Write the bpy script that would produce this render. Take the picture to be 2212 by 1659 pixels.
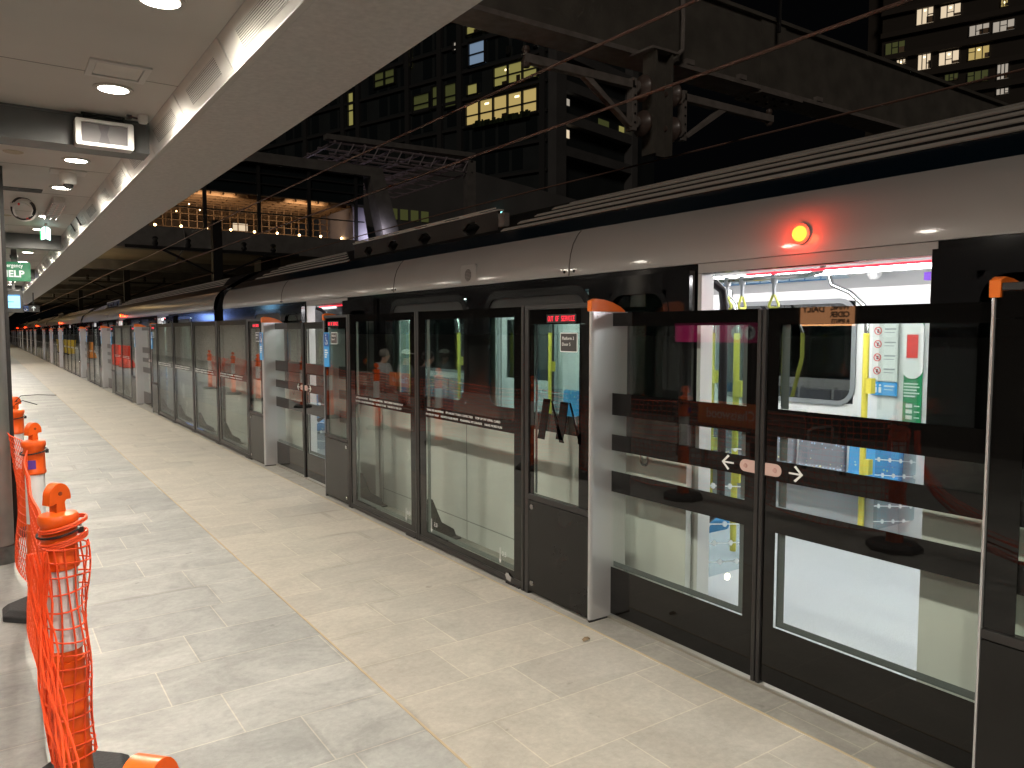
import bpy, bmesh, math, random
from mathutils import Vector, Matrix
random.seed(7)
sc = bpy.context.scene
COL = sc.collection
for o in list(bpy.data.objects): bpy.data.objects.remove(o)

# ------------------------------------------------------------------ camera, world, exposure
cam_d = bpy.data.cameras.new("camera"); cam = bpy.data.objects.new("camera", cam_d); COL.objects.link(cam)
cam_d.sensor_fit = 'HORIZONTAL'; cam_d.sensor_width = 36.0; cam_d.lens = 36.0 * 1650 / 2212
cam_d.clip_start = 0.05; cam_d.clip_end = 2000
cam.location = (0, 0, 1.63)
cam.rotation_euler = (math.radians(90 - 3.9005), 0, math.radians(-34.485))
sc.camera = cam
w = bpy.data.worlds.new("World"); sc.world = w; w.use_nodes = True
bg = w.node_tree.nodes['Background']; bg.inputs[0].default_value = (0.8, 0.85, 1.0, 1); bg.inputs[1].default_value = 0.0012
sc.view_settings.view_transform = 'Standard'; sc.view_settings.look = 'None'
sc.view_settings.exposure = 0.0; sc.view_settings.gamma = 1.0
cy = sc.cycles
cy.max_bounces = 10; cy.diffuse_bounces = 4; cy.glossy_bounces = 5; cy.transmission_bounces = 4
cy.transparent_max_bounces = 32; cy.caustics_reflective = False; cy.caustics_refractive = False
cy.sample_clamp_indirect = 3.0; cy.use_denoising = True
try: cy.use_light_tree = True
except Exception: pass

city_glow_fill_d = bpy.data.lights.new("city_glow_fill", 'SUN'); city_glow_fill_d.energy = 0.38; city_glow_fill_d.angle = math.radians(12); city_glow_fill_d.color = (1.0, 0.88, 0.76)  # dim fill standing in for unseen city glow on girder and roof
city_glow_fill = bpy.data.objects.new("city_glow_fill", city_glow_fill_d); COL.objects.link(city_glow_fill); city_glow_fill.location = (-20, -25, 30)
city_glow_fill.rotation_euler = Vector((0.55, 0.6, -0.46)).to_track_quat('-Z', 'Y').to_euler()

# ------------------------------------------------------------------ materials
MATS = {}
def nodes_of(m):
    nt = m.node_tree; return nt, nt.nodes, nt.links
def mat(name, col, rough=0.5, metal=0.0, spec=0.5, coat=0.0, var=0.0, vscale=6.0, bump=0.0, bscale=60.0, dirt=0.0, rvar=0.0):
    if name in MATS: return MATS[name]
    m = bpy.data.materials.new(name); m.use_nodes = True; MATS[name] = m
    nt, N, L = nodes_of(m); b = N['Principled BSDF']
    b.inputs['Base Color'].default_value = (*col, 1); b.inputs['Roughness'].default_value = rough
    b.inputs['Metallic'].default_value = metal; b.inputs['Specular IOR Level'].default_value = spec
    b.inputs['Coat Weight'].default_value = coat; b.inputs['Coat Roughness'].default_value = 0.08
    tc = N.new('ShaderNodeTexCoord')
    if var or dirt:
        nz = N.new('ShaderNodeTexNoise'); nz.inputs['Scale'].default_value = vscale; nz.inputs['Detail'].default_value = 6
        L.new(tc.outputs['Object'], nz.inputs['Vector'])
        r = N.new('ShaderNodeValToRGB'); k = var + dirt
        r.color_ramp.elements[0].position = 0.3; r.color_ramp.elements[1].position = 0.72
        r.color_ramp.elements[0].color = (*[c * (1 - k) for c in col], 1)
        r.color_ramp.elements[1].color = (*[min(1, c * (1 + var)) for c in col], 1)
        L.new(nz.outputs['Fac'], r.inputs[0]); L.new(r.outputs[0], b.inputs['Base Color'])
        if rvar:
            mr = N.new('ShaderNodeMapRange'); mr.inputs[3].default_value = max(0.02, rough - rvar); mr.inputs[4].default_value = rough + rvar
            L.new(nz.outputs['Fac'], mr.inputs[0]); L.new(mr.outputs[0], b.inputs['Roughness'])
    if bump:
        n2 = N.new('ShaderNodeTexNoise'); n2.inputs['Scale'].default_value = bscale; n2.inputs['Detail'].default_value = 4
        L.new(tc.outputs['Object'], n2.inputs['Vector'])
        bp = N.new('ShaderNodeBump'); bp.inputs['Strength'].default_value = bump; bp.inputs['Distance'].default_value = 0.01
        L.new(n2.outputs['Fac'], bp.inputs['Height']); L.new(bp.outputs[0], b.inputs['Normal'])
    return m
def emit(name, col, strength):
    if name in MATS: return MATS[name]
    m = bpy.data.materials.new(name); m.use_nodes = True; MATS[name] = m
    nt, N, L = nodes_of(m); b = N['Principled BSDF']
    b.inputs['Base Color'].default_value = (*[0.3 * c for c in col], 1)
    b.inputs['Emission Color'].default_value = (*col, 1); b.inputs['Emission Strength'].default_value = strength
    return m
def glass(name, tint, ior=1.5, rough=0.0, extra=0.0):
    if name in MATS: return MATS[name]
    m = bpy.data.materials.new(name); m.use_nodes = True; MATS[name] = m
    nt, N, L = nodes_of(m); N.remove(N['Principled BSDF'])
    tr = N.new('ShaderNodeBsdfTransparent'); tr.inputs[0].default_value = (*tint, 1)
    gl = N.new('ShaderNodeBsdfGlossy'); gl.inputs['Roughness'].default_value = rough; gl.inputs[0].default_value = (1, 1, 1, 1)
    fr = N.new('ShaderNodeFresnel'); ge = N.new('ShaderNodeNewGeometry'); mr = N.new('ShaderNodeMapRange')
    mr.inputs[3].default_value = ior; mr.inputs[4].default_value = 1.0 / ior; L.new(ge.outputs['Backfacing'], mr.inputs[0]); L.new(mr.outputs[0], fr.inputs[0])
    mx = N.new('ShaderNodeMixShader'); L.new(fr.outputs[0], mx.inputs[0]); L.new(tr.outputs[0], mx.inputs[1]); L.new(gl.outputs[0], mx.inputs[2])
    L.new(mx.outputs[0], N['Material Output'].inputs[0])
    return m
def paving(name, c1, c2, mortar, off, stain=0.76):
    m = bpy.data.materials.new(name); m.use_nodes = True
    nt, N, L = nodes_of(m); b = N['Principled BSDF']; tc = N.new('ShaderNodeTexCoord')
    mp = N.new('ShaderNodeMapping'); mp.inputs['Location'].default_value = (off[0], off[1], 0); L.new(tc.outputs['Object'], mp.inputs[0])
    br = N.new('ShaderNodeTexBrick'); br.inputs['Scale'].default_value = 1.0
    br.inputs['Brick Width'].default_value = 0.62; br.inputs['Row Height'].default_value = 0.4
    br.inputs['Mortar Size'].default_value = 0.0032; br.inputs['Mortar Smooth'].default_value = 0.2; br.offset = 0.37; br.offset_frequency = 2; br.squash = 1.3; br.squash_frequency = 3
    br.inputs['Color1'].default_value = (*c1, 1); br.inputs['Color2'].default_value = (*c2, 1); br.inputs['Mortar'].default_value = (*mortar, 1)
    br.inputs['Bias'].default_value = -0.15
    L.new(mp.outputs[0], br.inputs['Vector'])
    # cloudy stains, streaked along the rows
    m2 = N.new('ShaderNodeMapping'); m2.inputs['Scale'].default_value = (1.6, 2.1, 1); L.new(tc.outputs['Object'], m2.inputs[0])
    n1 = N.new('ShaderNodeTexNoise'); n1.inputs['Scale'].default_value = 1.7; n1.inputs['Detail'].default_value = 9; n1.inputs['Roughness'].default_value = 0.7; n1.inputs['Distortion'].default_value = 0.9
    L.new(m2.outputs[0], n1.inputs['Vector'])
    r1 = N.new('ShaderNodeMapRange'); r1.inputs[1].default_value = 0.33; r1.inputs[2].default_value = 0.66; r1.inputs[3].default_value = stain; r1.inputs[4].default_value = 1.1; L.new(n1.outputs['Fac'], r1.inputs[0])
    n2 = N.new('ShaderNodeTexNoise'); n2.inputs['Scale'].default_value = 30; n2.inputs['Detail'].default_value = 7; n2.inputs['Roughness'].default_value = 0.75; L.new(tc.outputs['Object'], n2.inputs['Vector'])
    r2 = N.new('ShaderNodeMapRange'); r2.inputs[1].default_value = 0.3; r2.inputs[2].default_value = 0.7; r2.inputs[3].default_value = 0.86; r2.inputs[4].default_value = 1.10; L.new(n2.outputs['Fac'], r2.inputs[0])
    # sparse dark spots
    n3 = N.new('ShaderNodeTexNoise'); n3.inputs['Scale'].default_value = 9; n3.inputs['Detail'].default_value = 3; L.new(tc.outputs['Object'], n3.inputs['Vector'])
    r3 = N.new('ShaderNodeMapRange'); r3.inputs[1].default_value = 0.70; r3.inputs[2].default_value = 0.76; r3.inputs[3].default_value = 1.0; r3.inputs[4].default_value = 0.72; L.new(n3.outputs['Fac'], r3.inputs[0])
    def mul(a, bb):
        x = N.new('ShaderNodeMath'); x.operation = 'MULTIPLY'; L.new(a, x.inputs[0]); L.new(bb, x.inputs[1]); return x.outputs[0]
    b2 = N.new('ShaderNodeTexBrick')
    for nm_ in ('Scale', 'Brick Width', 'Row Height', 'Bias'): b2.inputs[nm_].default_value = br.inputs[nm_].default_value
    b2.offset, b2.offset_frequency, b2.squash, b2.squash_frequency = br.offset, br.offset_frequency, br.squash, br.squash_frequency
    b2.inputs['Mortar Size'].default_value = 0.035; b2.inputs['Mortar Smooth'].default_value = 1.0; L.new(mp.outputs[0], b2.inputs['Vector'])
    n4 = N.new('ShaderNodeTexNoise'); n4.inputs['Scale'].default_value = 1.1; n4.inputs['Detail'].default_value = 5; L.new(tc.outputs['Object'], n4.inputs['Vector'])
    r4 = N.new('ShaderNodeMapRange'); r4.inputs[1].default_value = 0.5; r4.inputs[2].default_value = 0.66; r4.inputs[3].default_value = 0.0; r4.inputs[4].default_value = 0.30; L.new(n4.outputs['Fac'], r4.inputs[0])
    gm = N.new('ShaderNodeMath'); gm.operation = 'MULTIPLY'; L.new(b2.outputs['Fac'], gm.inputs[0]); L.new(r4.outputs[0], gm.inputs[1])
    go = N.new('ShaderNodeMath'); go.operation = 'SUBTRACT'; go.inputs[0].default_value = 1.0; L.new(gm.outputs[0], go.inputs[1])
    f = mul(mul(mul(r1.outputs[0], r2.outputs[0]), r3.outputs[0]), go.outputs[0])
    vm = N.new('ShaderNodeVectorMath'); vm.operation = 'SCALE'; L.new(br.outputs['Color'], vm.inputs[0]); L.new(f, vm.inputs['Scale'])
    L.new(vm.outputs[0], b.inputs['Base Color'])
    rr = N.new('ShaderNodeMapRange'); rr.inputs[3].default_value = 0.42; rr.inputs[4].default_value = 0.72; L.new(n1.outputs['Fac'], rr.inputs[0]); L.new(rr.outputs[0], b.inputs['Roughness'])
    bp = N.new('ShaderNodeBump'); bp.inputs['Strength'].default_value = 0.25; bp.inputs['Distance'].default_value = 0.004
    inv = N.new('ShaderNodeMath'); inv.operation = 'SUBTRACT'; inv.inputs[0].default_value = 1.0; L.new(br.outputs['Fac'], inv.inputs[1])
    ad = N.new('ShaderNodeMath'); ad.operation = 'ADD'; L.new(inv.outputs[0], ad.inputs[0]); L.new(n2.outputs['Fac'], ad.inputs[1]); L.new(ad.outputs[0], bp.inputs['Height'])
    L.new(bp.outputs[0], b.inputs['Normal'])
    return m
def perforated(name, col, pitches, rel, axes):
    """painted sheet with a grid of dark punched holes"""
    m = mat(name, col, 0.4)
    nt, N, L = nodes_of(m); b = N['Principled BSDF']; tc = N.new('ShaderNodeTexCoord'); sx = N.new('ShaderNodeSeparateXYZ'); L.new(tc.outputs['Object'], sx.inputs[0])
    acc = None
    for ax, pitch in zip(axes, pitches):
        a = N.new('ShaderNodeMath'); a.operation = 'DIVIDE'; L.new(sx.outputs[ax], a.inputs[0]); a.inputs[1].default_value = pitch
        f = N.new('ShaderNodeMath'); f.operation = 'FRACT'; L.new(a.outputs[0], f.inputs[0])
        s = N.new('ShaderNodeMath'); s.operation = 'SUBTRACT'; L.new(f.outputs[0], s.inputs[0]); s.inputs[1].default_value = 0.5
        p = N.new('ShaderNodeMath'); p.operation = 'MULTIPLY'; L.new(s.outputs[0], p.inputs[0]); L.new(s.outputs[0], p.inputs[1])
        if acc is None: acc = p.outputs[0]
        else:
            q = N.new('ShaderNodeMath'); q.operation = 'ADD'; L.new(acc, q.inputs[0]); L.new(p.outputs[0], q.inputs[1]); acc = q.outputs[0]
    g = N.new('ShaderNodeMath'); g.operation = 'GREATER_THAN'; L.new(acc, g.inputs[0]); g.inputs[1].default_value = rel ** 2
    mx = N.new('ShaderNodeMix'); mx.data_type = 'RGBA'; L.new(g.outputs[0], mx.inputs['Factor'])
    mx.inputs['A'].default_value = (0.01, 0.01, 0.01, 1); mx.inputs['B'].default_value = (*col, 1); L.new(mx.outputs['Result'], b.inputs['Base Color'])
    return m
def dots(name, base, d1, d2, pitch, rad, axes):
    """seat moquette / printed glass: two sizes of dots in a grid"""
    m = mat(name, base, 0.7)
    nt, N, L = nodes_of(m); b = N['Principled BSDF']; tc = N.new('ShaderNodeTexCoord')
    vo = N.new('ShaderNodeTexVoronoi'); vo.inputs['Scale'].default_value = 1 / pitch; vo.inputs['Randomness'].default_value = 0.35; L.new(tc.outputs['Object'], vo.inputs['Vector'])
    lt = N.new('ShaderNodeMath'); lt.operation = 'LESS_THAN'; L.new(vo.outputs['Distance'], lt.inputs[0]); lt.inputs[1].default_value = rad
    sp = N.new('ShaderNodeSeparateColor'); L.new(vo.outputs['Color'], sp.inputs[0])
    gt = N.new('ShaderNodeMath'); gt.operation = 'GREATER_THAN'; L.new(sp.outputs[0], gt.inputs[0]); gt.inputs[1].default_value = 0.72
    c = N.new('ShaderNodeMix'); c.data_type = 'RGBA'; L.new(gt.outputs[0], c.inputs['Factor']); c.inputs['A'].default_value = (*d1, 1); c.inputs['B'].default_value = (*d2, 1)
    mx = N.new('ShaderNodeMix'); mx.data_type = 'RGBA'; L.new(lt.outputs[0], mx.inputs['Factor']); mx.inputs['A'].default_value = (*base, 1); L.new(c.outputs['Result'], mx.inputs['B'])
    L.new(mx.outputs['Result'], b.inputs['Base Color'])
    return m

M_DARK = mat('dark_anodised', (0.016, 0.015, 0.015), 0.42, 0.1, var=0.15)
M_GLOSSBLK = mat('black_ceramic_band', (0.004, 0.0037, 0.0035), 0.02, spec=0.34)
M_PANEL = mat('dark_gate_panel', (0.012, 0.0115, 0.011), 0.2, spec=0.2, var=0.25, vscale=3, rvar=0.05)
M_FRIT = mat('grey_inner_frame', (0.10, 0.115, 0.12), 0.3)
M_CLEAR = glass('screen_glass', (0.945, 0.978, 0.958), 1.64)
M_TGLASS = glass('tinted_train_glass', (0.60, 0.70, 0.665), 1.5)
M_DKGLASS = glass('far_train_glass', (0.34, 0.38, 0.37), 2.3)
M_SILVER = mat('satin_silver', (0.80, 0.79, 0.80), 0.26, 0.62, var=0.04, vscale=2)
M_ORANGE = mat('orange_plastic', (0.90, 0.115, 0.008), 0.36, var=0.06, dirt=0.16, vscale=14, rvar=0.1)
M_CAPOR = mat('orange_cap', (0.80, 0.16, 0.01), 0.35)
M_NET = mat('orange_net', (0.92, 0.09, 0.02), 0.5)
M_BASE = mat('black_rubber', (0.025, 0.025, 0.027), 0.75, bump=0.3, bscale=80)
M_BAND = mat('reflective_band', (0.80, 0.79, 0.79), 0.35, 0.0, var=0.06)
M_TIE = mat('black_cable_tie', (0.008, 0.008, 0.009), 0.4)
M_WHITE = mat('white_paint', (0.78, 0.77, 0.74), 0.4)
M_STEELTRIM = mat('white_trim', (0.6, 0.59, 0.56), 0.45)
M_CEIL = mat('ceiling_sheet', (0.68, 0.66, 0.62), 0.5, var=0.03, dirt=0.10, vscale=1.1, bump=0.15, bscale=260)
M_SOFFIT = mat('speckled_soffit', (0.66, 0.645, 0.62), 0.42, var=0.10, vscale=38, bump=0.1, bscale=90)
M_XBEAM = mat('dark_grey_beam', (0.06, 0.062, 0.062), 0.45, var=0.15)
M_FASCIA = mat('cream_fascia', (0.85, 0.835, 0.78), 0.38, var=0.07, vscale=5)
M_PERF = perforated('perforated_fascia', (0.84, 0.825, 0.77), (0.0115, 0.0068), 0.33, (1, 2))
M_COLUMN = mat('brushed_steel_column', (0.42, 0.40, 0.38), 0.32, 0.8, var=0.2, vscale=4)
M_CANT = mat('cream_train_panel', (0.54, 0.52, 0.50), 0.3, coat=0.8, var=0.05, vscale=1.2)
M_CARLOW = mat('pale_train_panel', (0.78, 0.785, 0.755), 0.25, coat=0.5, var=0.03, dirt=0.14, vscale=1.8, rvar=0.08)
M_CARBLK = mat('gloss_black_train', (0.012, 0.012, 0.013), 0.09, spec=0.5, coat=0.5, var=0.2, vscale=2)
M_TEAL = mat('dark_blue_cove', (0.004, 0.014, 0.026), 0.3)
M_ROOF = mat('roof_dark', (0.008, 0.007, 0.0065), 0.7, var=0.2)
M_RIB = mat('roof_rib', (0.86, 0.80, 0.72), 0.3)
M_ROOFBOX = mat('roof_screen', (0.055, 0.05, 0.046), 0.5, var=0.15)
M_INWHITE = mat('interior_white', (0.80, 0.79, 0.785), 0.35, var=0.02)
M_INGREY = mat('interior_grey', (0.42, 0.44, 0.46), 0.4)
M_INFLOOR = mat('speckled_floor', (0.46, 0.48, 0.5), 0.45, var=0.18, vscale=160)
M_YELLOW = mat('yellow_pole', (0.78, 0.64, 0.09), 0.3)
M_LIME = mat('lime_grip', (0.66, 0.68, 0.12), 0.4)
M_CHROME = mat('chrome', (0.75, 0.75, 0.75), 0.15, 1.0)
M_BLKRAIL = mat('black_grab_rail', (0.012, 0.010, 0.012), 0.35, spec=0.2)
M_SEATBLUE = dots('blue_moquette', (0.06, 0.30, 0.58), (0.02, 0.16, 0.42), (0.55, 0.66, 0.42), 0.034, 0.29, (1, 2))
M_SEATGREY = dots('grey_moquette', (0.16, 0.165, 0.19), (0.32, 0.44, 0.6), (0.70, 0.64, 0.3), 0.032, 0.30, (1, 2))
def printed(name):
    m = bpy.data.materials.new(name); m.use_nodes = True
    nt, N, L = nodes_of(m); b = N['Principled BSDF']; tc = N.new('ShaderNodeTexCoord'); sx = N.new('ShaderNodeSeparateXYZ'); L.new(tc.outputs['Object'], sx.inputs[0])
    def M(op, a, c):
        x = N.new('ShaderNodeMath'); x.operation = op
        for i, v in enumerate((a, c)):
            if isinstance(v, (int, float)): x.inputs[i].default_value = v
            elif v is not None: L.new(v, x.inputs[i])
        return x.outputs[0]
    z = M('ADD', M('DIVIDE', sx.outputs[2], 0.115), M('MULTIPLY', sx.outputs[0], 1.2)); fz = M('SUBTRACT', M('FRACT', z, None), 0.5)
    u = M('ADD', M('DIVIDE', sx.outputs[0], 0.15), M('MULTIPLY', M('FLOOR', z, None), 0.37)); fu = M('MULTIPLY', M('SUBTRACT', M('FRACT', u, None), 0.5), 1.3)
    d = M('LESS_THAN', M('ADD', M('MULTIPLY', fz, fz), M('MULTIPLY', fu, fu)), 0.022)
    ln = M('LESS_THAN', M('ABSOLUTE', fz, None), 0.028); k = M('MAXIMUM', d, ln)
    tr = N.new('ShaderNodeBsdfTransparent'); tr.inputs[0].default_value = (0.80, 0.86, 0.88, 1); b.inputs['Base Color'].default_value = (0.8, 0.84, 0.85, 1)
    mx = N.new('ShaderNodeMixShader'); L.new(k, mx.inputs[0]); L.new(tr.outputs[0], mx.inputs[1]); L.new(b.outputs[0], mx.inputs[2]); L.new(mx.outputs[0], N['Material Output'].inputs[0])
    return m
M_PRINT = printed('printed_dots')
M_GREEN = mat('green_sign', (0.004, 0.20, 0.07), 0.4)
M_BLUE = mat('blue_sign', (0.04, 0.30, 0.66), 0.35)
M_NAVY = mat('navy_panel', (0.015, 0.07, 0.28), 0.35)
M_PLATE = mat('grey_plate', (0.045, 0.043, 0.042), 0.4)
M_RED = mat('red_plastic', (0.70, 0.02, 0.015), 0.35)
M_REDBAR = mat('red_barrier', (0.78, 0.05, 0.02), 0.4)
M_AMBER = mat('amber_barrier', (0.80, 0.26, 0.01), 0.4)
M_YBIN = mat('yellow_bin', (0.75, 0.52, 0.02), 0.4)
M_TAN = mat('tan_sealant', (0.46, 0.37, 0.24), 0.7, var=0.1)
M_CONC = mat('weathered_concrete', (0.13, 0.12, 0.11), 0.8, var=0.2, vscale=2.5)
M_GIRDER = mat('galvanised_girder', (0.125, 0.113, 0.095), 0.7, var=0.22, vscale=3.5, bump=0.2, bscale=30)
M_GALV = mat('galvanised_pale', (0.24, 0.21, 0.19), 0.6, var=0.2, vscale=8)
M_WIRE = mat('copper_wire', (0.30, 0.17, 0.13), 0.5)
M_BLDG = mat('dark_facade', (0.022, 0.027, 0.028), 0.6, var=0.2, vscale=0.4)
M_BLDG2 = mat('pale_render', (0.085, 0.082, 0.08), 0.8, var=0.15, vscale=0.4)
M_DKWIN = mat('dark_window_glass', (0.015, 0.02, 0.022), 0.08)
M_MULL = mat('mullion', (0.02, 0.02, 0.02), 0.5)
M_BALLAST = mat('ballast', (0.10, 0.095, 0.09), 0.95, var=0.4, vscale=22, bump=0.8, bscale=40)
M_BRONZE = mat('bronze_mullion', (0.32, 0.20, 0.11), 0.5, 0.1)
M_BENCH = mat('bench_steel', (0.55, 0.55, 0.54), 0.3, 0.8)
M_BENCHSLAT = mat('bench_slats', (0.12, 0.10, 0.09), 0.5)
M_NAMEOR = mat('orange_name_panel', (0.80, 0.20, 0.03), 0.4)
M_MAGENTA = emit('magenta_sign', (0.62, 0.01, 0.16), 0.9)
M_TXTW = mat('white_lettering', (0.8, 0.8, 0.78), 0.5)
M_TXTG = mat('grey_lettering', (0.22, 0.24, 0.25), 0.6)
M_TXTK = mat('black_lettering', (0.01, 0.01, 0.01), 0.6)
E_LENS = emit('downlight_lens', (1.0, 0.93, 0.80), 30.0)
E_STRIP = emit('led_strip', (1.0, 0.975, 0.975), 30.0)
E_REDLED = emit('red_led', (1.0, 0.02, 0.05), 1.9)
E_REDSTRIP = emit('red_led_strip', (1.0, 0.03, 0.05), 2.6)
E_BEACON = emit('red_beacon', (1.0, 0.028, 0.003), 36.0)
E_SCREEN = emit('blue_screen', (0.25, 0.62, 1.0), 1.5)
E_EXIT = emit('exit_panel', (0.72, 1.0, 0.95), 2.2)
E_EXITG = emit('exit_green', (0.03, 0.7, 0.22), 1.6)
E_HELP = emit('help_sign_face', (0.002, 0.20, 0.075), 0.7)
E_HELPTXT = emit('help_sign_letters', (0.85, 0.9, 0.85), 0.8)
E_WIN = [emit('window_warm', (1.0, 0.74, 0.26), 0.42), emit('window_yellow', (0.80, 0.72, 0.22), 0.26), emit('window_blue', (0.42, 0.60, 0.85), 0.34),
         emit('window_dim', (0.50, 0.55, 0.18), 0.06), emit('window_white', (1.0, 0.80, 0.55), 0.75), emit('window_grey', (0.85, 0.75, 0.62), 0.42)]
E_BULB = emit('warm_bulb', (1.0, 0.62, 0.25), 18.0)
E_ROOMBULB = emit('room_lamp', (1.0, 0.82, 0.45), 3.0)
E_SHOP = emit('shop_light', (1.0, 0.62, 0.42), 0.45)
E_PURPLE = emit('purple_display', (0.22, 0.06, 0.65), 0.9)
E_POSTER = emit('backlit_poster', (0.95, 0.42, 0.18), 8.0)
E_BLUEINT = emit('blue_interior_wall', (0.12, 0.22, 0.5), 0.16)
E_STEPLAMP = emit('step_lamp', (1.0, 0.88, 0.7), 3.0)
E_ADBLUE = emit('advert_screen', (0.22, 0.38, 1.0), 6.0)

# ------------------------------------------------------------------ mesh helpers
ORG = {}
class MB:
    def __init__(s): s.v = []; s.f = []
    def add(s, vs, fs):
        n = len(s.v); s.v += [tuple(v) for v in vs]; s.f += [tuple(i + n for i in f) for f in fs]; return s
    def box(s, x0, x1, y0, y1, z0, z1):
        if x0 > x1: x0, x1 = x1, x0
        if y0 > y1: y0, y1 = y1, y0
        if z0 > z1: z0, z1 = z1, z0
        return s.add([(x0,y0,z0),(x1,y0,z0),(x1,y1,z0),(x0,y1,z0),(x0,y0,z1),(x1,y0,z1),(x1,y1,z1),(x0,y1,z1)],
                     [(0,3,2,1),(4,5,6,7),(0,1,5,4),(1,2,6,5),(2,3,7,6),(3,0,4,7)])
    def prism(s, pts, axis, a0, a1):
        """pts: 2D outline; axis 'x': pts=(y,z); 'y': pts=(x,z); 'z': pts=(x,y)"""
        f = {'x': lambda p, a: (a, p[0], p[1]), 'y': lambda p, a: (p[0], a, p[1]), 'z': lambda p, a: (p[0], p[1], a)}[axis]
        n = len(pts)
        return s.add([f(p, a0) for p in pts] + [f(p, a1) for p in pts],
                     [tuple(range(n))[::-1], tuple(range(n, 2 * n))] + [(i, (i + 1) % n, n + (i + 1) % n, n + i) for i in range(n)])
    def ring(s, outer, inner, axis, a0, a1):
        f = {'x': lambda p, a: (a, p[0], p[1]), 'y': lambda p, a: (p[0], a, p[1]), 'z': lambda p, a: (p[0], p[1], a)}[axis]
        n = len(outer); V = [f(p, a) for a in (a0, a1) for L in (outer, inner) for p in L]; F = []
        for i in range(n):
            j = (i + 1) % n
            F += [(i, j, n + j, n + i), (2*n + i, 3*n + i, 3*n + j, 2*n + j), (i, 2*n + i, 2*n + j, j), (n + i, n + j, 3*n + j, 3*n + i)]
        return s.add(V, F)
    def sheet(s, prof, axis, a0, a1):
        """open profile swept along an axis (single surface)"""
        f = {'y': lambda p, a: (p[0], a, p[1]), 'x': lambda p, a: (a, p[0], p[1])}[axis]
        n = len(prof)
        return s.add([f(p, a0) for p in prof] + [f(p, a1) for p in prof], [(i, i + 1, n + i + 1, n + i) for i in range(n - 1)])
    def tube(s, pts, r, n=8, closed=False, cap=True):
        P = [Vector(p) for p in pts]; k = len(P); rings = []
        up = Vector((0, 0, 1)); prev = None
        for i in range(k):
            if closed: t = P[(i + 1) % k] - P[i - 1]
            else: t = P[min(i + 1, k - 1)] - P[max(i - 1, 0)]
            t.normalize()
            if prev is None:
                a = up if abs(t.z) < 0.9 else Vector((1, 0, 0)); u = t.cross(a).normalized()
            else:
                u = prev - t * prev.dot(t)
                u = u.normalized() if u.length > 1e-6 else t.orthogonal().normalized()
            prev = u; v = t.cross(u); rr = r[i] if isinstance(r, (list, tuple)) else r
            rings.append([P[i] + (u * math.cos(2*math.pi*j/n) + v * math.sin(2*math.pi*j/n)) * rr for j in range(n)])
        V = [p for R in rings for p in R]; F = []
        for i in range(k if closed else k - 1):
            a = i * n; b = ((i + 1) % k) * n
            F += [(a + j, a + (j + 1) % n, b + (j + 1) % n, b + j) for j in range(n)]
        if cap and not closed: F += [tuple(range(n))[::-1], tuple(range((k - 1) * n, k * n))]
        return s.add(V, F)
    def lathe(s, prof, c, n=20, axis='z'):
        """prof: list of (r, h)"""
        V = []; k = len(prof)
        for r, h in prof:
            for j in range(n):
                a = 2 * math.pi * j / n; p, q = r * math.cos(a), r * math.sin(a)
                V.append({'z': (c[0] + p, c[1] + q, c[2] + h), 'x': (c[0] + h, c[1] + p, c[2] + q), 'y': (c[0] + p, c[1] + h, c[2] + q)}[axis])
        F = [(i*n + j, i*n + (j+1) % n, (i+1)*n + (j+1) % n, (i+1)*n + j) for i in range(k - 1) for j in range(n)]
        F += [tuple(range(n))[::-1], tuple(range((k-1)*n, k*n))]
        return s.add(V, F)
    def text(s, txt, size, o, X, Y, Z, align='LEFT', ext=0.0008, stretch=1.0, bold=0.0):
        cu = bpy.data.curves.new('t', 'FONT'); cu.body = txt; cu.size = size; cu.align_x = align; cu.extrude = ext; cu.offset = bold; cu.resolution_u = 3
        ob = bpy.data.objects.new('t', cu); COL.objects.link(ob)
        me = bpy.data.meshes.new_from_object(ob.evaluated_get(bpy.context.evaluated_depsgraph_get()))
        X, Y, Z, o = Vector(X), Vector(Y), Vector(Z), Vector(o)
        s.add([o + X * v.co.x * stretch + Y * v.co.y + Z * v.co.z for v in me.vertices], [tuple(p.vertices) for p in me.polygons])
        bpy.data.objects.remove(ob); bpy.data.curves.remove(cu); bpy.data.meshes.remove(me); return s
    def build(s, name, m, parent=None, org=None, smooth=False, bevel=0.0):
        me = bpy.data.meshes.new(name)
        if org is None: org = ORG[parent.name] if parent else (0, 0, 0)
        me.from_pydata([(v[0] - org[0], v[1] - org[1], v[2] - org[2]) for v in s.v], [], s.f)
        bm = bmesh.new(); bm.from_mesh(me); bmesh.ops.recalc_face_normals(bm, faces=bm.faces); bm.to_mesh(me); bm.free()
        o = bpy.data.objects.new(name, me); COL.objects.link(o); me.materials.append(m)
        if parent: o.parent = parent
        else: o.location = org
        ORG[o.name] = tuple(org)
        if smooth:
            for p in me.polygons: p.use_smooth = True
            md = o.modifiers.new('es', 'EDGE_SPLIT'); md.split_angle = math.radians(38)
        if bevel:
            md = o.modifiers.new('bv', 'BEVEL'); md.width = bevel; md.segments = 2; md.limit_method = 'ANGLE'
        return o
def thing(name, org, label, cat, group=None):
    o = bpy.data.objects.new(name, None); COL.objects.link(o); o.location = org; o.empty_display_size = 0.2
    ORG[o.name] = tuple(org); return tag(o, label, cat, group)
def tag(o, label, cat, group=None):
    o['label'] = label; o['category'] = cat
    if group: o['group'] = group
    return o
def structure(o): o['kind'] = 'structure'; return o
def copy_tree(o, parent=None, keep=None):
    c = o.copy(); COL.objects.link(c); c.parent = parent
    for ch in list(KIDS(o)):
        if keep is None or keep(ch): copy_tree(ch, c, keep)
    return c
def KIDS(o): return [x for x in o.children]
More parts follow.
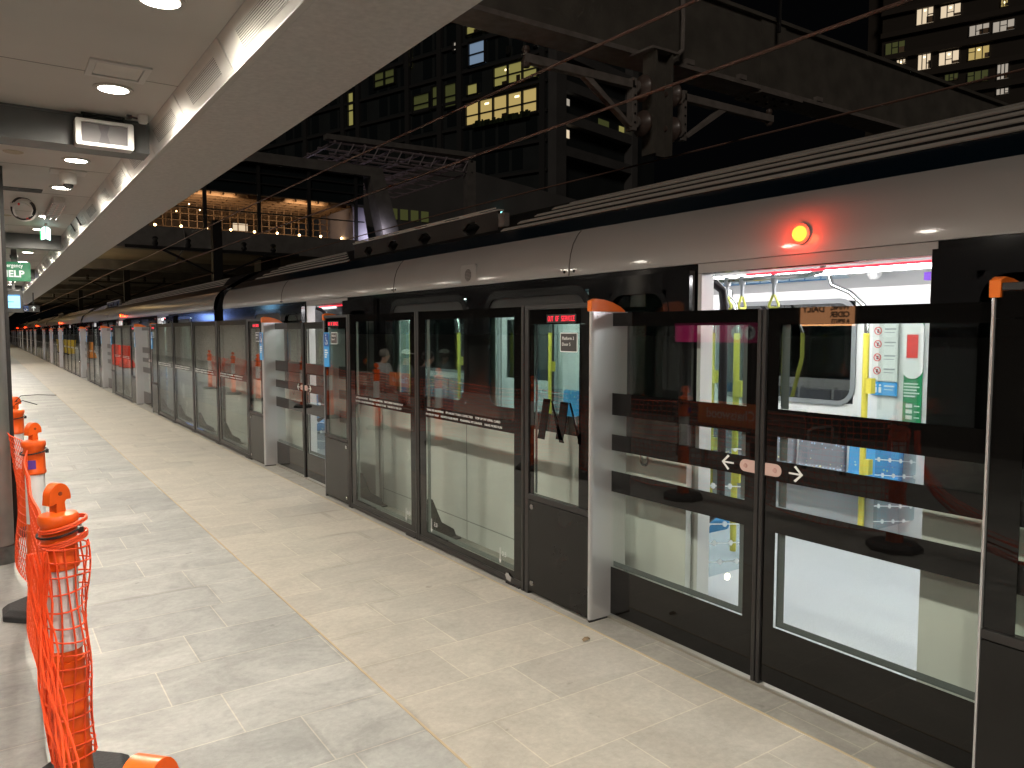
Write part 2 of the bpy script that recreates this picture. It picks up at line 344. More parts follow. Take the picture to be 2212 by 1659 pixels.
def rrect(y0, y1, z0, z1, r, n=5):
    P = []
    for (cy_, cz, a0) in ((y1 - r, z1 - r, 0), (y0 + r, z1 - r, 90), (y0 + r, z0 + r, 180), (y1 - r, z0 + r, 270)):
        for i in range(n + 1):
            a = math.radians(a0 + 90 * i / n); P.append((cy_ + r * math.cos(a), cz + r * math.sin(a)))
    return P
TX, TY, TZ = (0, -1, 0), (0, 0, 1), (-1, 0, 0)       # writing on faces that look towards the platform

FX = 2.73            # front of the platform screen
LX = 2.895           # sliding leaves
CX = 3.15            # side of the train
PER = 21.74          # one car length
DS = 6.07            # door spacing
C0 = 2.2             # centre door of the nearest car
NCAR = 6

# ------------------------------------------------------------------ ground, platform, tracks
g = MB().box(-400, 600, -300, 900, -1.6, -1.15).build('ground', M_BALLAST); structure(g)
p1 = MB().box(-5.2, 1.426, -9, 150, -1.12, 0).build('platform_inner', paving('grey_pavers', (0.405, 0.405, 0.385), (0.315, 0.32, 0.31), (0.54, 0.51, 0.44), (0.2, 0.1), 0.72)); structure(p1)
p2 = MB().box(1.438, 2.674, -9, 150, -1.12, 0).build('platform_outer', paving('beige_pavers', (0.445, 0.415, 0.36), (0.385, 0.362, 0.322), (0.54, 0.50, 0.41), (0.43, 0.2), 0.86)); structure(p2)
p3 = MB().box(2.686, 3.06, -9, 150, -1.12, 0).build('platform_edge', paving('edge_pavers', (0.32, 0.31, 0.28), (0.30, 0.29, 0.265), (0.42, 0.4, 0.33), (0.1, 0.0))); structure(p3)
js = MB().box(1.427, 1.437, -9, 150, -0.05, 0.0015).box(2.674, 2.686, -9, 150, -0.05, 0.0015).build('paving_joint', M_TAN); structure(js)
rl = MB()
for cx_ in (4.6, 8.4):
    for dx in (-0.75, 0.75): rl.box(cx_ + dx - 0.035, cx_ + dx + 0.035, -30, 160, -1.15, -0.98)
structure(rl.build('track_rails', mat('rail_steel', (0.2, 0.17, 0.14), 0.4, 0.8)))

# ------------------------------------------------------------------ canopy over the platform
CEIL = 2.8; FT, FB, FZ = 0.802, 0.872, 2.662      # fascia leans outwards from the ceiling (FT) to its foot (FB, FZ)
PERF_AX = Vector((FB - FT, 0, FZ - CEIL)).normalized(); FN = Vector((PERF_AX.z, 0, -PERF_AX.x))   # down the slope, and towards the platform
def fas(f, d): p = Vector((FT, 0, CEIL)).lerp(Vector((FB, 0, FZ)), f) + FN * d; return (p.x, p.z)
can = thing('platform_canopy', (-1.2, 0, 0), 'long low canopy with grey sheet ceiling and pale edge beam over the platform', 'canopy')
XB = [-7.23 + 6.1 * k for k in range(0, 17)]          # dark cross beams
MB().box(-3.3, 0.80, -8, 98, CEIL, CEIL + 0.05).build('ceiling_panel', M_CEIL, can)
sm = MB()
y = -7.0
while y < 40:
    sm.box(-3.3, 0.80, y, y + 0.004, CEIL - 0.0015, CEIL + 0.002); y += 1.22
sm.build('ceiling_seam', mat('seam_grey', (0.22, 0.21, 0.19), 0.7), can)
MB().prism([(FB + 0.014, FZ - 0.002), (1.345, 2.684), (1.35, 2.70), (1.35, 2.93), (FB + 0.014, 2.93)], 'y', -8, 98).build('edge_beam', M_SOFFIT, can)
MB().prism([(FB - 0.018, FZ - 0.006), (FB + 0.010, FZ - 0.006), (FB + 0.010, FZ + 0.0), (FB - 0.018, FZ + 0.0)], 'y', -8, 98).build('drip_rail', M_STEELTRIM, can)
MB().prism([fas(0, -0.006), fas(1, -0.006), fas(1, -0.012), fas(0, -0.012)], 'y', -8, 98).build('fascia_backing', M_MULL, can)
for i in range(len(XB)):
    MB().box(-3.3, 0.799, XB[i] - 0.2, XB[i], CEIL - 0.17, CEIL - 0.012).box(-3.3, 0.798, XB[i] - 0.21, XB[i] + 0.01, CEIL - 0.012, CEIL - 0.001).build('cross_beam', M_XBEAM, can)
    for k in range(7):
        y0 = XB[i] + 0.012 + k * 0.872; y1 = y0 + 0.858
        if y0 > 70 or y0 < -8: continue
        p = MB().prism([fas(0.01, 0.002), fas(0.985, 0.002), fas(0.985, -0.005), fas(0.01, -0.005)], 'y', y0, y1).build('fascia_panel', M_FASCIA, can)
        MB().prism([fas(0.25, 0.0035), fas(0.72, 0.0035), fas(0.72, 0.0022), fas(0.25, 0.0022)], 'y', y0 + 0.13, y1 - 0.2).build('perforated_patch', M_PERF, p)
for yy in (8.95, 9.55):
    MB().prism([fas(0.02, 0.012), fas(0.6, 0.012), fas(0.6, 0.0036), fas(0.02, 0.0036)], 'y', yy, yy + 0.03).build('fascia_bracket', M_DARK, can)

# downlights
DLY = []; FARY = [46.5 + 6.1 * k for k in range(8)]; WORDS = ['one', 'two', 'three', 'four', 'five', 'six', 'seven', 'eight']
for k in range(-2, 14):
    for d in (0.0, 1.2): DLY.append(2.99 + 3.06 * k + d)
DL_ORD = ['nearest', 'second', 'third', 'fourth', 'fifth', 'sixth', 'seventh', 'eighth', 'ninth', 'tenth', 'eleventh', 'twelfth', 'thirteenth', 'fourteenth', 'fifteenth', 'sixteenth',
          'seventeenth', 'eighteenth', 'nineteenth', 'twentieth', 'twenty first', 'twenty second', 'twenty third', 'twenty fourth', 'twenty fifth', 'twenty sixth', 'twenty seventh', 'twenty eighth', 'twenty ninth', 'thirtieth']
def make_light(x, y, lab):
    t = thing('downlight', (x, y, CEIL), lab, 'downlight', 'round downlights in the canopy ceiling')
    n = 28; out = [(x + 0.088 * math.cos(2*math.pi*i/n), y + 0.088 * math.sin(2*math.pi*i/n)) for i in range(n)]
    inn = [(x + 0.067 * math.cos(2*math.pi*i/n), y + 0.067 * math.sin(2*math.pi*i/n)) for i in range(n)]
    MB().ring(out, inn, 'z', CEIL - 0.008, CEIL).build('trim_ring', M_STEELTRIM, t)
    MB().lathe([(0.0665, -0.006), (0.0665, -0.001)], (x, y, CEIL), 28).build('lens', E_LENS, t)
    sp = bpy.data.lights.new('lamp', 'SPOT'); sp.energy = 130; sp.color = (1.0, 0.918, 0.785); sp.spot_size = math.radians(178); sp.spot_blend = 0.72; sp.shadow_soft_size = 0.06
    so = bpy.data.objects.new('lamp', sp); COL.objects.link(so); so.parent = t; so.location = (0, 0, -0.035)
    return t
vis = [y for y in DLY if y > 2.5]
proto_dl = None
for i, yv in enumerate(DLY):
    lab = 'round white downlight in the ceiling beside the fascia, %s one from the camera' % (DL_ORD[vis.index(yv)] if yv in vis else 'hidden behind, numbered back %s' % DL_ORD[len(DLY) - len(vis) - i - 1])
    if yv not in vis: lab = 'round white ceiling downlight above and behind the camera'
    if proto_dl is None: proto_dl = make_light(0.55, yv, lab); continue
    c = copy_tree(proto_dl); c.location = (0.55, yv, CEIL); c['label'] = lab
for k, yv in enumerate(FARY):
    c = copy_tree(proto_dl); c.location = (0.55, yv, CEIL); c['label'] = 'far round ceiling downlight under the bridge, %s bays past the last close pair' % WORDS[k]
for k in range(-2, 11):     # second row over the far half of the platform
    c = copy_tree(proto_dl); c.location = (-1.75, 3.4 + 3.06 * k, CEIL); c['label'] = 'round white downlight over the benches on the far half of the platform'; c['group'] = 'downlights over the benches'
for k in range(10):
    c = copy_tree(proto_dl); c.location = (-1.75, 38 + 6.1 * k, CEIL); c['label'] = 'round white downlight over the benches on the far half of the platform'; c['group'] = 'downlights over the benches'

# ceiling fittings
t = thing('access_hatch', (0.53, 3.9, CEIL), 'square white framed access hatch in ceiling beside a downlight', 'ceiling hatch')
MB().ring([(0.41, 3.775), (0.655, 3.775), (0.655, 4.02), (0.41, 4.02)], [(0.437, 3.80), (0.628, 3.80), (0.628, 3.993), (0.437, 3.993)], 'z', CEIL - 0.009, CEIL).build('frame', M_WHITE, t)
MB().box(0.441, 0.624, 3.805, 3.988, CEIL - 0.004, CEIL).build('hatch_door', M_FASCIA, t)
t = thing('speaker_box', (0.565, 4.72, 2.63), 'white framed speaker box with grey grille hung before dark cross beam', 'loudspeaker')
MB().ring(rrect(0.425, 0.705, 2.615, 2.755, 0.012), rrect(0.455, 0.675, 2.635, 2.737, 0.004), 'y', 4.66, 4.75).build('frame', M_WHITE, t, bevel=0.004)
MB().box(0.455, 0.675, 4.68, 4.74, 2.635, 2.737).build('grille', mat('speaker_grille', (0.16, 0.15, 0.155), 0.6), t)
MB().prism([(0.535, 2.64), (0.59, 2.64), (0.577, 2.685), (0.59, 2.732), (0.535, 2.732), (0.548, 2.685)], 'y', 4.676, 4.68).build('horn_divider', mat('grille_dark', (0.09, 0.085, 0.09), 0.6), t)
MB().tube([(0.47, 4.70, 2.75), (0.47, 4.72, CEIL)], 0.004, 6).tube([(0.66, 4.70, 2.75), (0.66, 4.72, CEIL)], 0.004, 6).box(0.46, 0.67, 4.715, 4.728, CEIL - 0.014, CEIL - 0.001).build('hanging_bracket', M_DARK, t)
t = thing('smoke_detector', (0.745, 4.62, CEIL), 'small pale cup shaped detector near the speaker box', 'detector')
MB().lathe([(0.026, 0), (0.026, -0.03), (0.020, -0.042)], (0.745, 4.62, CEIL), 16).build('cup', M_WHITE, t, smooth=True)
MB().box(0.665, 0.69, 4.61, 4.63, CEIL - 0.026, CEIL - 0.008).tube([(0.69, 4.62, CEIL - 0.017), (0.72, 4.62, CEIL - 0.02)], 0.006, 6).build('connector', M_DARK, t)
def ceil_speaker(x, y, lab):
    t = thing('ceiling_speaker', (x, y, CEIL), lab, 'ceiling speaker', 'round tan ceiling speakers')
    MB().lathe([(0.058, 0), (0.058, -0.005), (0.05, -0.008)], (x, y, CEIL), 24).build('cover', mat('tan_cover', (0.42, 0.36, 0.26), 0.6), t)
    MB().lathe([(0.06, 0), (0.06, -0.003)], (x, y, CEIL), 24).build('rim', M_STEELTRIM, t)
ceil_speaker(0.19, 6.0, 'round tan ceiling speaker beyond the near dark cross beam')
ceil_speaker(0.2, 9.25, 'smaller looking round tan ceiling speaker below the hanging cable coil')
t = thing('dome_camera', (0.54, 6.55, CEIL), 'white dome security camera on square plate under the ceiling', 'camera')
MB().box(0.425, 0.655, 6.44, 6.63, CEIL - 0.008, CEIL).build('mounting_plate', M_WHITE, t)
MB().lathe([(0.058, -0.008), (0.058, -0.075), (0.05, -0.09)], (0.54, 6.54, CEIL), 24).build('housing', M_WHITE, t, smooth=True)
MB().lathe([(0.034, -0.088), (0.033, -0.10), (0.026, -0.115), (0.012, -0.123), (0.001, -0.125)], (0.54, 6.54, CEIL), 20).build('lens_dome', mat('smoked_dome', (0.03, 0.03, 0.03), 0.06), t, smooth=True)
tag(MB().box(0.15, 0.43, 7.45, 7.64, CEIL - 0.004, CEIL - 0.0012).build('ceiling_slot', mat('slot_shade', (0.004, 0.004, 0.004), 0.8), org=(0.29, 7.5, CEIL)), 'long slot shown by a flat black sheet on the ceiling above the cable coil', 'ceiling slot')  # black sheet carries the dark of the slot; the ceiling stays closed
t = thing('cable_coil', (0.31, 8.0, CEIL), 'hanging coil of black and white cable under the ceiling', 'cable')
random.seed(3)
for nm, m_, rr, off in (('black_cable', M_TIE, 0.006, 0.0), ('white_cable', M_WHITE, 0.0045, 0.013)):
    b = MB()
    for q in range(3):
        pts = [(0.31 + (0.09 - 0.006*q) * math.cos(a) + off, 8.0 + 0.012*q + 0.02 * math.sin(2*a), 2.705 + (0.095 - 0.004*q) * math.sin(a) - off*0.8) for a in [2*math.pi*i/28 for i in range(28)]]
        b.tube(pts, rr, 6, closed=True)
    if off: b.tube([(0.36, 8.0, 2.64), (0.38, 8.0, 2.70), (0.34, 8.0, 2.745), (0.29, 8, 2.76)], 0.005, 6)
    else: b.tube([(0.31, 8.0, 2.79), (0.31, 8.0, CEIL)], 0.006, 6)
    b.build(nm, m_, t, smooth=True)
MB().box(0.215, 0.245, 7.98, 8.03, 2.715, 2.755).box(0.37, 0.395, 7.98, 8.03, 2.63, 2.655).build('tape_wrap', M_WHITE, t)
MB().box(0.33, 0.36, 7.985, 8.03, 2.612, 2.628).box(0.27, 0.285, 7.985, 8.03, 2.735, 2.75).build('red_tape', M_RED, t)
t = thing('caged_light', (0.565, 8.35, CEIL), 'unlit strip light behind a wire cage on the ceiling', 'strip light')
MB().box(0.525, 0.61, 7.77, 8.93, CEIL - 0.045, CEIL).build('housing', M_STEELTRIM, t, bevel=0.006)
b = MB()
for k in range(9): b.tube([(0.518, 7.85 + k*0.125, CEIL), (0.518, 7.85 + k*0.125, CEIL - 0.058), (0.617, 7.85 + k*0.125, CEIL - 0.058), (0.617, 7.85 + k*0.125, CEIL)], 0.0028, 5)
for xx in (0.518, 0.567, 0.617): b.tube([(xx, 7.8, CEIL - 0.058), (xx, 8.9, CEIL - 0.058)], 0.0028, 5)
b.build('wire_cage', M_CHROME, t)
t = thing('exit_sign', (0.575, 9.8, CEIL), 'lit exit sign seen edge on with two white faces', 'exit sign')
MB().box(0.563, 0.59, 9.72, 9.90, CEIL - 0.03, CEIL).build('mount', M_WHITE, t)
MB().prism([(0.55, 2.765), (0.572, 2.77), (0.572, 2.645), (0.535, 2.63), (0.532, 2.745)], 'y', 9.78, 9.86).prism([(0.604, 2.765), (0.582, 2.77), (0.582, 2.645), (0.619, 2.63), (0.622, 2.745)], 'y', 9.78, 9.86).build('lit_face', E_EXIT, t)
MB().box(0.528, 0.533, 9.78, 9.9, 2.64, 2.75).build('green_edge', E_EXITG, t)
MB().box(0.572, 0.582, 9.775, 9.87, 2.64, 2.78).build('divider', M_STEELTRIM, t)
# hanging signs
SX, SY, SZ = (1, 0, 0), (0, 0, 1), (0, -1, 0)
t = thing('help_sign', (0.38, 13.0, CEIL), 'green hanging Emergency HELP sign with white lettering', 'sign')
MB().prism(rrect(0.165, 0.56, 2.352, 2.62, 0.02), 'y', 12.98, 13.06).build('sign_face', E_HELP, t)
MB().text('Emergency', 0.074, (0.195, 12.978, 2.545), SX, SY, SZ, stretch=0.83, bold=0.001).text('HELP', 0.128, (0.195, 12.978, 2.41), SX, SY, SZ, stretch=1.0, bold=0.004).build('lettering', E_HELPTXT, t)
MB().box(0.33, 0.40, 13.0, 13.04, 2.62, CEIL).lathe([(0.05, 0), (0.05, -0.04), (0.03, -0.06)], (0.365, 13.02, 2.72), 12).build('hanger', M_XBEAM, t)
t = thing('information_screen', (0.5, 19.0, CEIL), 'hanging information screen lit bright blue beyond the help sign', 'screen')
MB().box(0.34, 0.665, 19.0, 19.12, 2.03, 2.49).build('casing', M_TXTK, t, bevel=0.01)
MB().box(0.36, 0.61, 18.99, 18.999, 2.125, 2.40).build('display', E_SCREEN, t)
MB().box(0.36, 0.61, 18.985, 18.99, 2.375, 2.40).box(0.40, 0.50, 18.985, 18.989, 2.245, 2.26).build('display_bar', mat('screen_blue_bar', (0.02, 0.2, 0.6), 0.4), t)
MB().box(0.47, 0.53, 19.03, 19.09, 2.49, CEIL).build('hanger', M_XBEAM, t)
t = thing('direction_sign', (1.0, 24.0, CEIL), 'dark hanging direction sign with wheelchair symbol and up arrow', 'sign')
MB().box(0.45, 1.2, 24.0, 24.08, 2.16, 2.34).build('sign_face', M_PLATE, t)
MB().box(0.82, 0.95, 23.995, 23.999, 2.18, 2.32).build('blue_square', M_NAVY, t)
MB().box(1.055, 1.075, 23.99, 23.998, 2.19, 2.31).prism([(1.065, 2.315), (1.015, 2.265), (1.03, 2.25), (1.065, 2.285), (1.10, 2.25), (1.115, 2.265)], 'y', 23.99, 23.998).build('arrow', E_HELPTXT, t)
b = MB().tube([(0.88 + 0.03*math.cos(a), 23.99, 2.225 + 0.03*math.sin(a)) for a in [2*math.pi*i/12 for i in range(12)]], 0.005, 5, closed=True).tube([(0.875, 23.99, 2.295), (0.875, 23.99, 2.25), (0.905, 23.99, 2.25), (0.92, 23.99, 2.21)], 0.006, 5)
b.build('wheelchair_symbol', M_TXTW, t)
for xx in (0.6, 1.05): MB().box(xx, xx + 0.03, 24.02, 24.06, 2.34, CEIL).build('hanger', M_XBEAM, t)

# column
t = thing('canopy_column', (0.0, 6.5, 0), 'steel canopy column with collar at its foot and dark channel behind', 'column')
MB().lathe([(0.085, 0.02), (0.085, 2.8)], (0.025, 6.45, 0), 28).build('post', M_COLUMN, t, smooth=True)
MB().lathe([(0.105, 0), (0.105, 0.07), (0.10, 0.085), (0.10, 0.12), (0.087, 0.125)], (0.025, 6.45, 0), 28).build('base_collar', mat('worn_collar', (0.16, 0.155, 0.15), 0.35, 0.6, var=0.35, vscale=14), t, smooth=True)
MB().box(0.03, 0.138, 6.56, 6.68, 0.0, 2.8).build('cable_channel', M_DARK, t)

# ------------------------------------------------------------------ platform screen doors
FONT5 = {'O': "01110 10001 10001 10001 10001 10001 01110", 'U': "10001 10001 10001 10001 10001 10001 01110", 'T': "11111 00100 00100 00100 00100 00100 00100",
         'F': "11111 10000 10000 11110 10000 10000 10000", 'S': "01111 10000 10000 01110 00001 00001 11110", 'E': "11111 10000 10000 11110 10000 10000 11111",
         'R': "11110 10001 10001 11110 10100 10010 10001", 'V': "10001 10001 10001 10001 10001 01010 00100", 'I': "01110 00100 00100 00100 00100 00100 01110",
         'C': "01111 10000 10000 10000 10000 10000 01111", ' ': "00000 00000 00000 00000 00000 00000 00000"}
def led(b, txt, x, ytop, ztop, w_, h_):
    n = len(txt) * 6 - 1; dy = w_ / n; dz = h_ / 7
    for k, ch in enumerate(txt):
        for r, row in enumerate(FONT5[ch].split()):
            for c, v in enumerate(row):
                if v == '1':
                    yy = ytop - (k * 6 + c) * dy; zz = ztop - r * dz
                    b.box(x - 0.001, x, yy - dy * 0.86, yy, zz - dz * 0.86, zz)
    return b
def make_pedestal(s, c, name, label, door_no='Door 5', emblem=False, wheel=False):
    """s=+1: the pedestal beyond the opening (end panel faces the camera); s=-1: the one before it"""
    e = c + s * 1.005                                   # jamb line
    Y = lambda d: e + s * d                             # distance away from the opening
    t = thing(name, (FX + 0.13, e + s * 0.31, 0), label, 'gate pedestal', 'gate pedestals with orange caps')
    d = [(FX + 0.028, Y(0.0)), (LX + 0.10, Y(0.0)), (LX + 0.10, Y(0.016)), (FX - 0.002, Y(0.016))]
    arc = [(FX - 0.002 + 0.030 - 0.030 * math.cos(a), Y(0.014 - 0.014 * math.sin(a))) for a in [math.radians(10 * i) for i in range(1, 9)]]
    MB().prism([(FX - 0.002, Y(0.016))] + arc + d[:3], 'z', 0.012, 1.742).build('end_panel', M_SILVER, t, smooth=True)
    MB().box(FX + 0.002, LX + 0.096, Y(0.003), Y(0.015), 0.0, 0.012).build('base_gasket', M_TIE, t)
    cap = [(FX - 0.004, 1.742), (FX - 0.004, 1.800), (FX + 0.03, 1.812), (FX + 0.09, 1.808), (FX + 0.15, 1.795), (FX + 0.21, 1.772), (FX + 0.245, 1.748), (FX + 0.247, 1.742)]
    MB().prism(cap, 'y', Y(-0.002), Y(0.034)).build('orange_cap', M_CAPOR, t, bevel=0.004)
    f = MB()
    f.box(FX, FX + 0.05, Y(0.036), Y(0.632), 1.765, 1.79).box(FX, FX + 0.04, Y(0.592), Y(0.632), 0.0, 1.765)
    f.box(FX - 0.004, FX + 0.04, Y(0.018), Y(0.590), 0.60, 0.632)
    f.build('frame', M_DARK, t, bevel=0.002)
    MB().box(FX + 0.001, FX + 0.03, Y(0.018), Y(0.588), 0.02, 0.594).build('lower_panel', M_PANEL, t)
    MB().box(FX + 0.012, FX + 0.02, Y(0.0175), Y(0.590), 0.633, 1.763).build('glass_pane', M_CLEAR, t)
    band = MB().box(FX + 0.009, FX + 0.0115, Y(0.0175), Y(0.590), 1.675, 1.763).box(FX + 0.009, FX + 0.0115, Y(0.0175), Y(0.115), 0.633, 1.674).box(FX + 0.009, FX + 0.0115, Y(0.545), Y(0.590), 0.633, 1.674)
    if emblem:      # the zigzag letter of black blades across the pane
        def blade(ya, yb, yc, yd, za, zb): band.prism([(ya, za), (yb, za), (yd, zb), (yc, zb)], 'x', FX + 0.009, FX + 0.0115)
        k = e + s * 0.1
        blade(3.655, 3.585, 3.715, 3.645, 1.232, 0.985); blade(3.580, 3.572, 3.455, 3.50, 1.225, 0.985)
        blade(3.50, 3.43, 3.59, 3.515, 1.225, 0.985) if False else None
        blade(3.49, 3.415, 3.535, 3.465, 1.225, 1.0); blade(3.410, 3.395, 3.32, 3.30, 1.225, 0.995)
        band.box(FX + 0.009, FX + 0.0115, 3.33, 3.30, 0.995, 1.06)
    band.build('dark_band', M_GLOSSBLK, t)
    MB().box(FX + 0.031, FX + 0.036, Y(0.545), Y(0.56), 0.64, 1.67).build('inner_edge', M_FRIT, t)
    sc_ = MB()
    for z_ in (0.555, 0.075): sc_.lathe([(0.016, -0.003), (0.018, 0.0), (0.018, 0.004)], (FX - 0.001, Y(0.555), z_), 14, 'x')
    sc_.build('fixing_disc', M_CHROME, t)
    y_l = e + 0.405 if s > 0 else e - 0.13               # reading start (image left = larger y)
    L_ = MB().box(FX + 0.0075, FX + 0.009, y_l + 0.012, y_l - 0.262, 1.683, 1.732).build('led_display', M_TXTK, t)
    led(MB(), 'OUT OF SERVICE', FX + 0.0075, y_l, 1.722, 0.25, 0.03).build('led_lettering', E_REDLED, L_)
    yp = e + 0.283 if s > 0 else e - 0.34
    if not (wheel and s < 0): yp = e + 0.283 if s > 0 else e - 0.20
    if wheel and s < 0: yp = e - 0.19 - 0.02
    pl = MB().prism(rrect(yp - 0.155, yp, 1.515, 1.625, 0.008), 'x', FX + 0.004, FX + 0.0085).build('door_plate', M_TXTW, t)
    MB().prism(rrect(yp - 0.150, yp - 0.005, 1.520, 1.620, 0.006), 'x', FX + 0.003, FX + 0.004).build('plate_face', M_PLATE, pl)
    MB().text('Platform 3', 0.026, (FX + 0.0025, yp - 0.018, 1.585), TX, TY, TZ, ext=0.0004).text(door_no, 0.026, (FX + 0.0025, yp - 0.018, 1.551), TX, TY, TZ, ext=0.0004).build('plate_lettering', M_TXTW, pl)
    if wheel:
        yw = e - 0.02 if s < 0 else e + 0.125
        sg = MB().prism(rrect(yw - 0.135, yw, 1.29, 1.625, 0.006), 'x', FX + 0.003, FX + 0.0085).build('access_sign', M_BLUE, t)
        MB().box(FX + 0.002, FX + 0.003, yw - 0.125, yw - 0.01, 1.49, 1.615).build('navy_square', M_NAVY, sg)
        q = MB(); yc_, zc = yw - 0.068, 1.53
        q.tube([(FX + 0.001, yc_ + 0.004 + 0.024*math.cos(a), zc + 0.0 + 0.024*math.sin(a)) for a in [math.radians(130 + 24*i) for i in range(11)]], 0.003, 5)
        q.tube([(FX + 0.001, yc_ + 0.008, zc + 0.05), (FX + 0.001, yc_ + 0.004, zc + 0.018), (FX + 0.001, yc_ - 0.02, zc + 0.018), (FX + 0.001, yc_ - 0.034, zc - 0.02)], 0.0038, 5)
        q.lathe([(0.008, -0.001), (0.008, 0.001)], (FX + 0.001, yc_ + 0.01, zc + 0.068), 10, 'x')
        q.build('wheelchair_symbol', M_TXTW, sg)
        q = MB()
        for i in range(4):
            q.box(FX + 0.002, FX + 0.003, yw - 0.02 - [0.07, 0.085, 0.06, 0.05][i], yw - 0.02, 1.445 - 0.022*i, 1.457 - 0.022*i)
        q.build('text_lines', M_TXTW, sg)
    return t
def make_leaf(s, c, label):
    """s=+1 leaf at larger y (left in the photo)"""
    t = thing('sliding_gate', (LX, c + s * 0.51, 0), label, 'gate leaf', 'sliding gate leaves of the platform screen')
    Y = lambda d: c + s * d
    MB().box(LX - 0.022, LX + 0.022, Y(0.003), Y(0.024), 0.006, 1.732).build('meeting_stile', M_DARK, t, bevel=0.003)
    MB().box(LX - 0.007, LX + 0.007, Y(0.025), Y(1.20), 0.03, 1.73).build('glass_pane', M_CLEAR, t)
    x0, x1 = LX - 0.0105, LX - 0.0075; b = MB()
    for z0, z1 in ((1.662, 1.735), (1.165, 1.288), (0.965, 1.055), (0.73, 0.848), (0.025, 0.295)): b.box(x0, x1, Y(0.025), Y(1.20), z0, z1)
    for z0, z1 in ((1.288, 1.662), (1.055, 1.165), (0.848, 0.965), (0.295, 0.73)): b.box(x0, x1, Y(0.025), Y(0.085), z0, z1)
    b.build('dark_band', M_GLOSSBLK, t)
    f = MB()
    for z0, z1 in ((1.288, 1.662), (1.055, 1.165), (0.848, 0.965), (0.295, 0.73)): f.box(LX + 0.010, LX + 0.012, Y(0.085), Y(0.125), z0, z1)
    f.box(LX + 0.010, LX + 0.012, Y(0.125), Y(1.02), 0.295, 0.325)
    f.build('inner_frame', M_FRIT, t)
    MB().box(LX - 0.03, LX + 0.03, Y(0.0), Y(1.2), 0.0012, 0.012).build('threshold_seal', mat('seal_strip', (0.3, 0.28, 0.24), 0.5, 0.5), t)
    # arrow and finger pull on the band
    q = MB(); yc_, z_ = Y(0.185), 1.012; d = s
    q.box(LX - 0.0125, LX - 0.0105, yc_ - 0.034, yc_ + 0.034, z_ - 0.004, z_ + 0.004)
    tip = yc_ + d * 0.036
    for sg in (-1, 1): q.prism([(tip, z_), (tip - d*0.036, z_ + sg*0.036), (tip - d*0.045, z_ + sg*0.030), (tip - d*0.012, z_)], 'x', LX - 0.0127, LX - 0.0105)
    q.build('arrow_mark', M_TXTW, t)
    n = [(Y(0.027), 1.012 - 0.028), (Y(0.027), 1.012 + 0.028)]
    pill = [n[0]] + [(Y(0.085 + 0.028*math.sin(a)), 1.012 - 0.028*math.cos(a)) for a in [math.radians(18*i) for i in range(11)]] + [n[1]]
    pl = MB().prism(pill, 'x', LX - 0.014, LX - 0.0105).build('finger_pull', mat('pull_pink', (0.55, 0.38, 0.34), 0.3), t)
    MB().lathe([(0.009, -0.005), (0.011, 0)], (LX - 0.014, Y(0.08), 1.012), 12, 'x').build('pull_button', mat('pull_button', (0.5, 0.3, 0.27), 0.25), pl)
    return t
def make_screen(y0, y1, label, lines=None, tops=None, scrib=()):
    t = thing('glass_screen', (FX, (y0 + y1) / 2, 0), label, 'glass screen', 'fixed glass screens of the platform edge')
    f = MB().box(FX, FX + 0.05, y0 + 0.003, y0 + 0.03, 0.0, 1.79).box(FX, FX + 0.05, y1 - 0.03, y1 - 0.003, 0.0, 1.79).box(FX, FX + 0.05, y0 + 0.031, y1 - 0.031, 0.012, 0.05)
    f.box(FX - 0.005, FX + 0.06, y0 + 0.05, y0 + 0.2, 0.0, 0.011)
    f.build('frame', M_DARK, t, bevel=0.002)
    MB().box(FX + 0.010, FX + 0.02, y0 + 0.031, y1 - 0.031, 0.052, 1.785).build('glass_pane', M_CLEAR, t)
    x0, x1 = FX + 0.006, FX + 0.009
    MB().box(x0, x1, y0 + 0.031, y1 - 0.031, 1.722, 1.785).box(x0, x1, y0 + 0.031, y0 + 0.115, 0.052, 1.722).box(x0, x1, y1 - 0.135, y1 - 0.031, 0.052, 1.722).box(x0, x1, y0 + 0.115, y1 - 0.135, 0.052, 0.095).box(x0, x1, y0 + 0.115, y1 - 0.135, 0.985, 1.062).build('dark_band', M_GLOSSBLK, t)
    MB().box(FX + 0.021, FX + 0.026, y1 - 0.175, y1 - 0.135, 0.095, 1.722).box(FX + 0.021, FX + 0.026, y0 + 0.115, y1 - 0.175, 0.095, 0.125).build('inner_frame', mat('inner_frame_glass', (0.16, 0.18, 0.175), 0.35), t)
    MB().prism([(FX + 0.052, 0.012), (FX + 0.052, 0.33), (FX + 0.08, 0.33), (FX + 0.16, 0.14), (FX + 0.27, 0.07), (FX + 0.29, 0.012)], 'y', y1 - 0.10, y1 - 0.06).box(FX + 0.052, FX + 0.3, y1 - 0.16, y1 - 0.0, 0.001, 0.0115).build('support_foot', M_DARK, t)
    if lines:
        b = MB()
        W = y1 - y0 - 0.27
        for k, ln in enumerate(lines):
            b.text(ln, 0.0215, (x0 - 0.0006, y1 - 0.155 + (0.015 if k else 0), 1.036 - 0.034*k), TX, TY, TZ, ext=0.0004, stretch=W / (len(ln) * 0.0215 * 0.60))
        b.build('slogan_lettering', M_TXTW, t)
    for (yy, zz, mir) in scrib:
        b = MB(); X_ = (0, 1, 0) if mir else TX
        b.text('0.5', 0.045, (FX + 0.005, yy - (0.02 if not mir else 0.09), zz), X_, TY, TZ, ext=0.0004)
        b.box(FX + 0.004, FX + 0.006, yy - 0.003, yy + 0.003, zz - 0.05, zz + 0.05).prism([(yy, zz - 0.055), (yy + 0.013, zz - 0.03), (yy - 0.013, zz - 0.03)], 'x', FX + 0.004, FX + 0.006)
        b.build('chalk_mark', M_TXTW, t)
    return t
def ordn(i): return DL_ORD[i] if i else 'nearest'
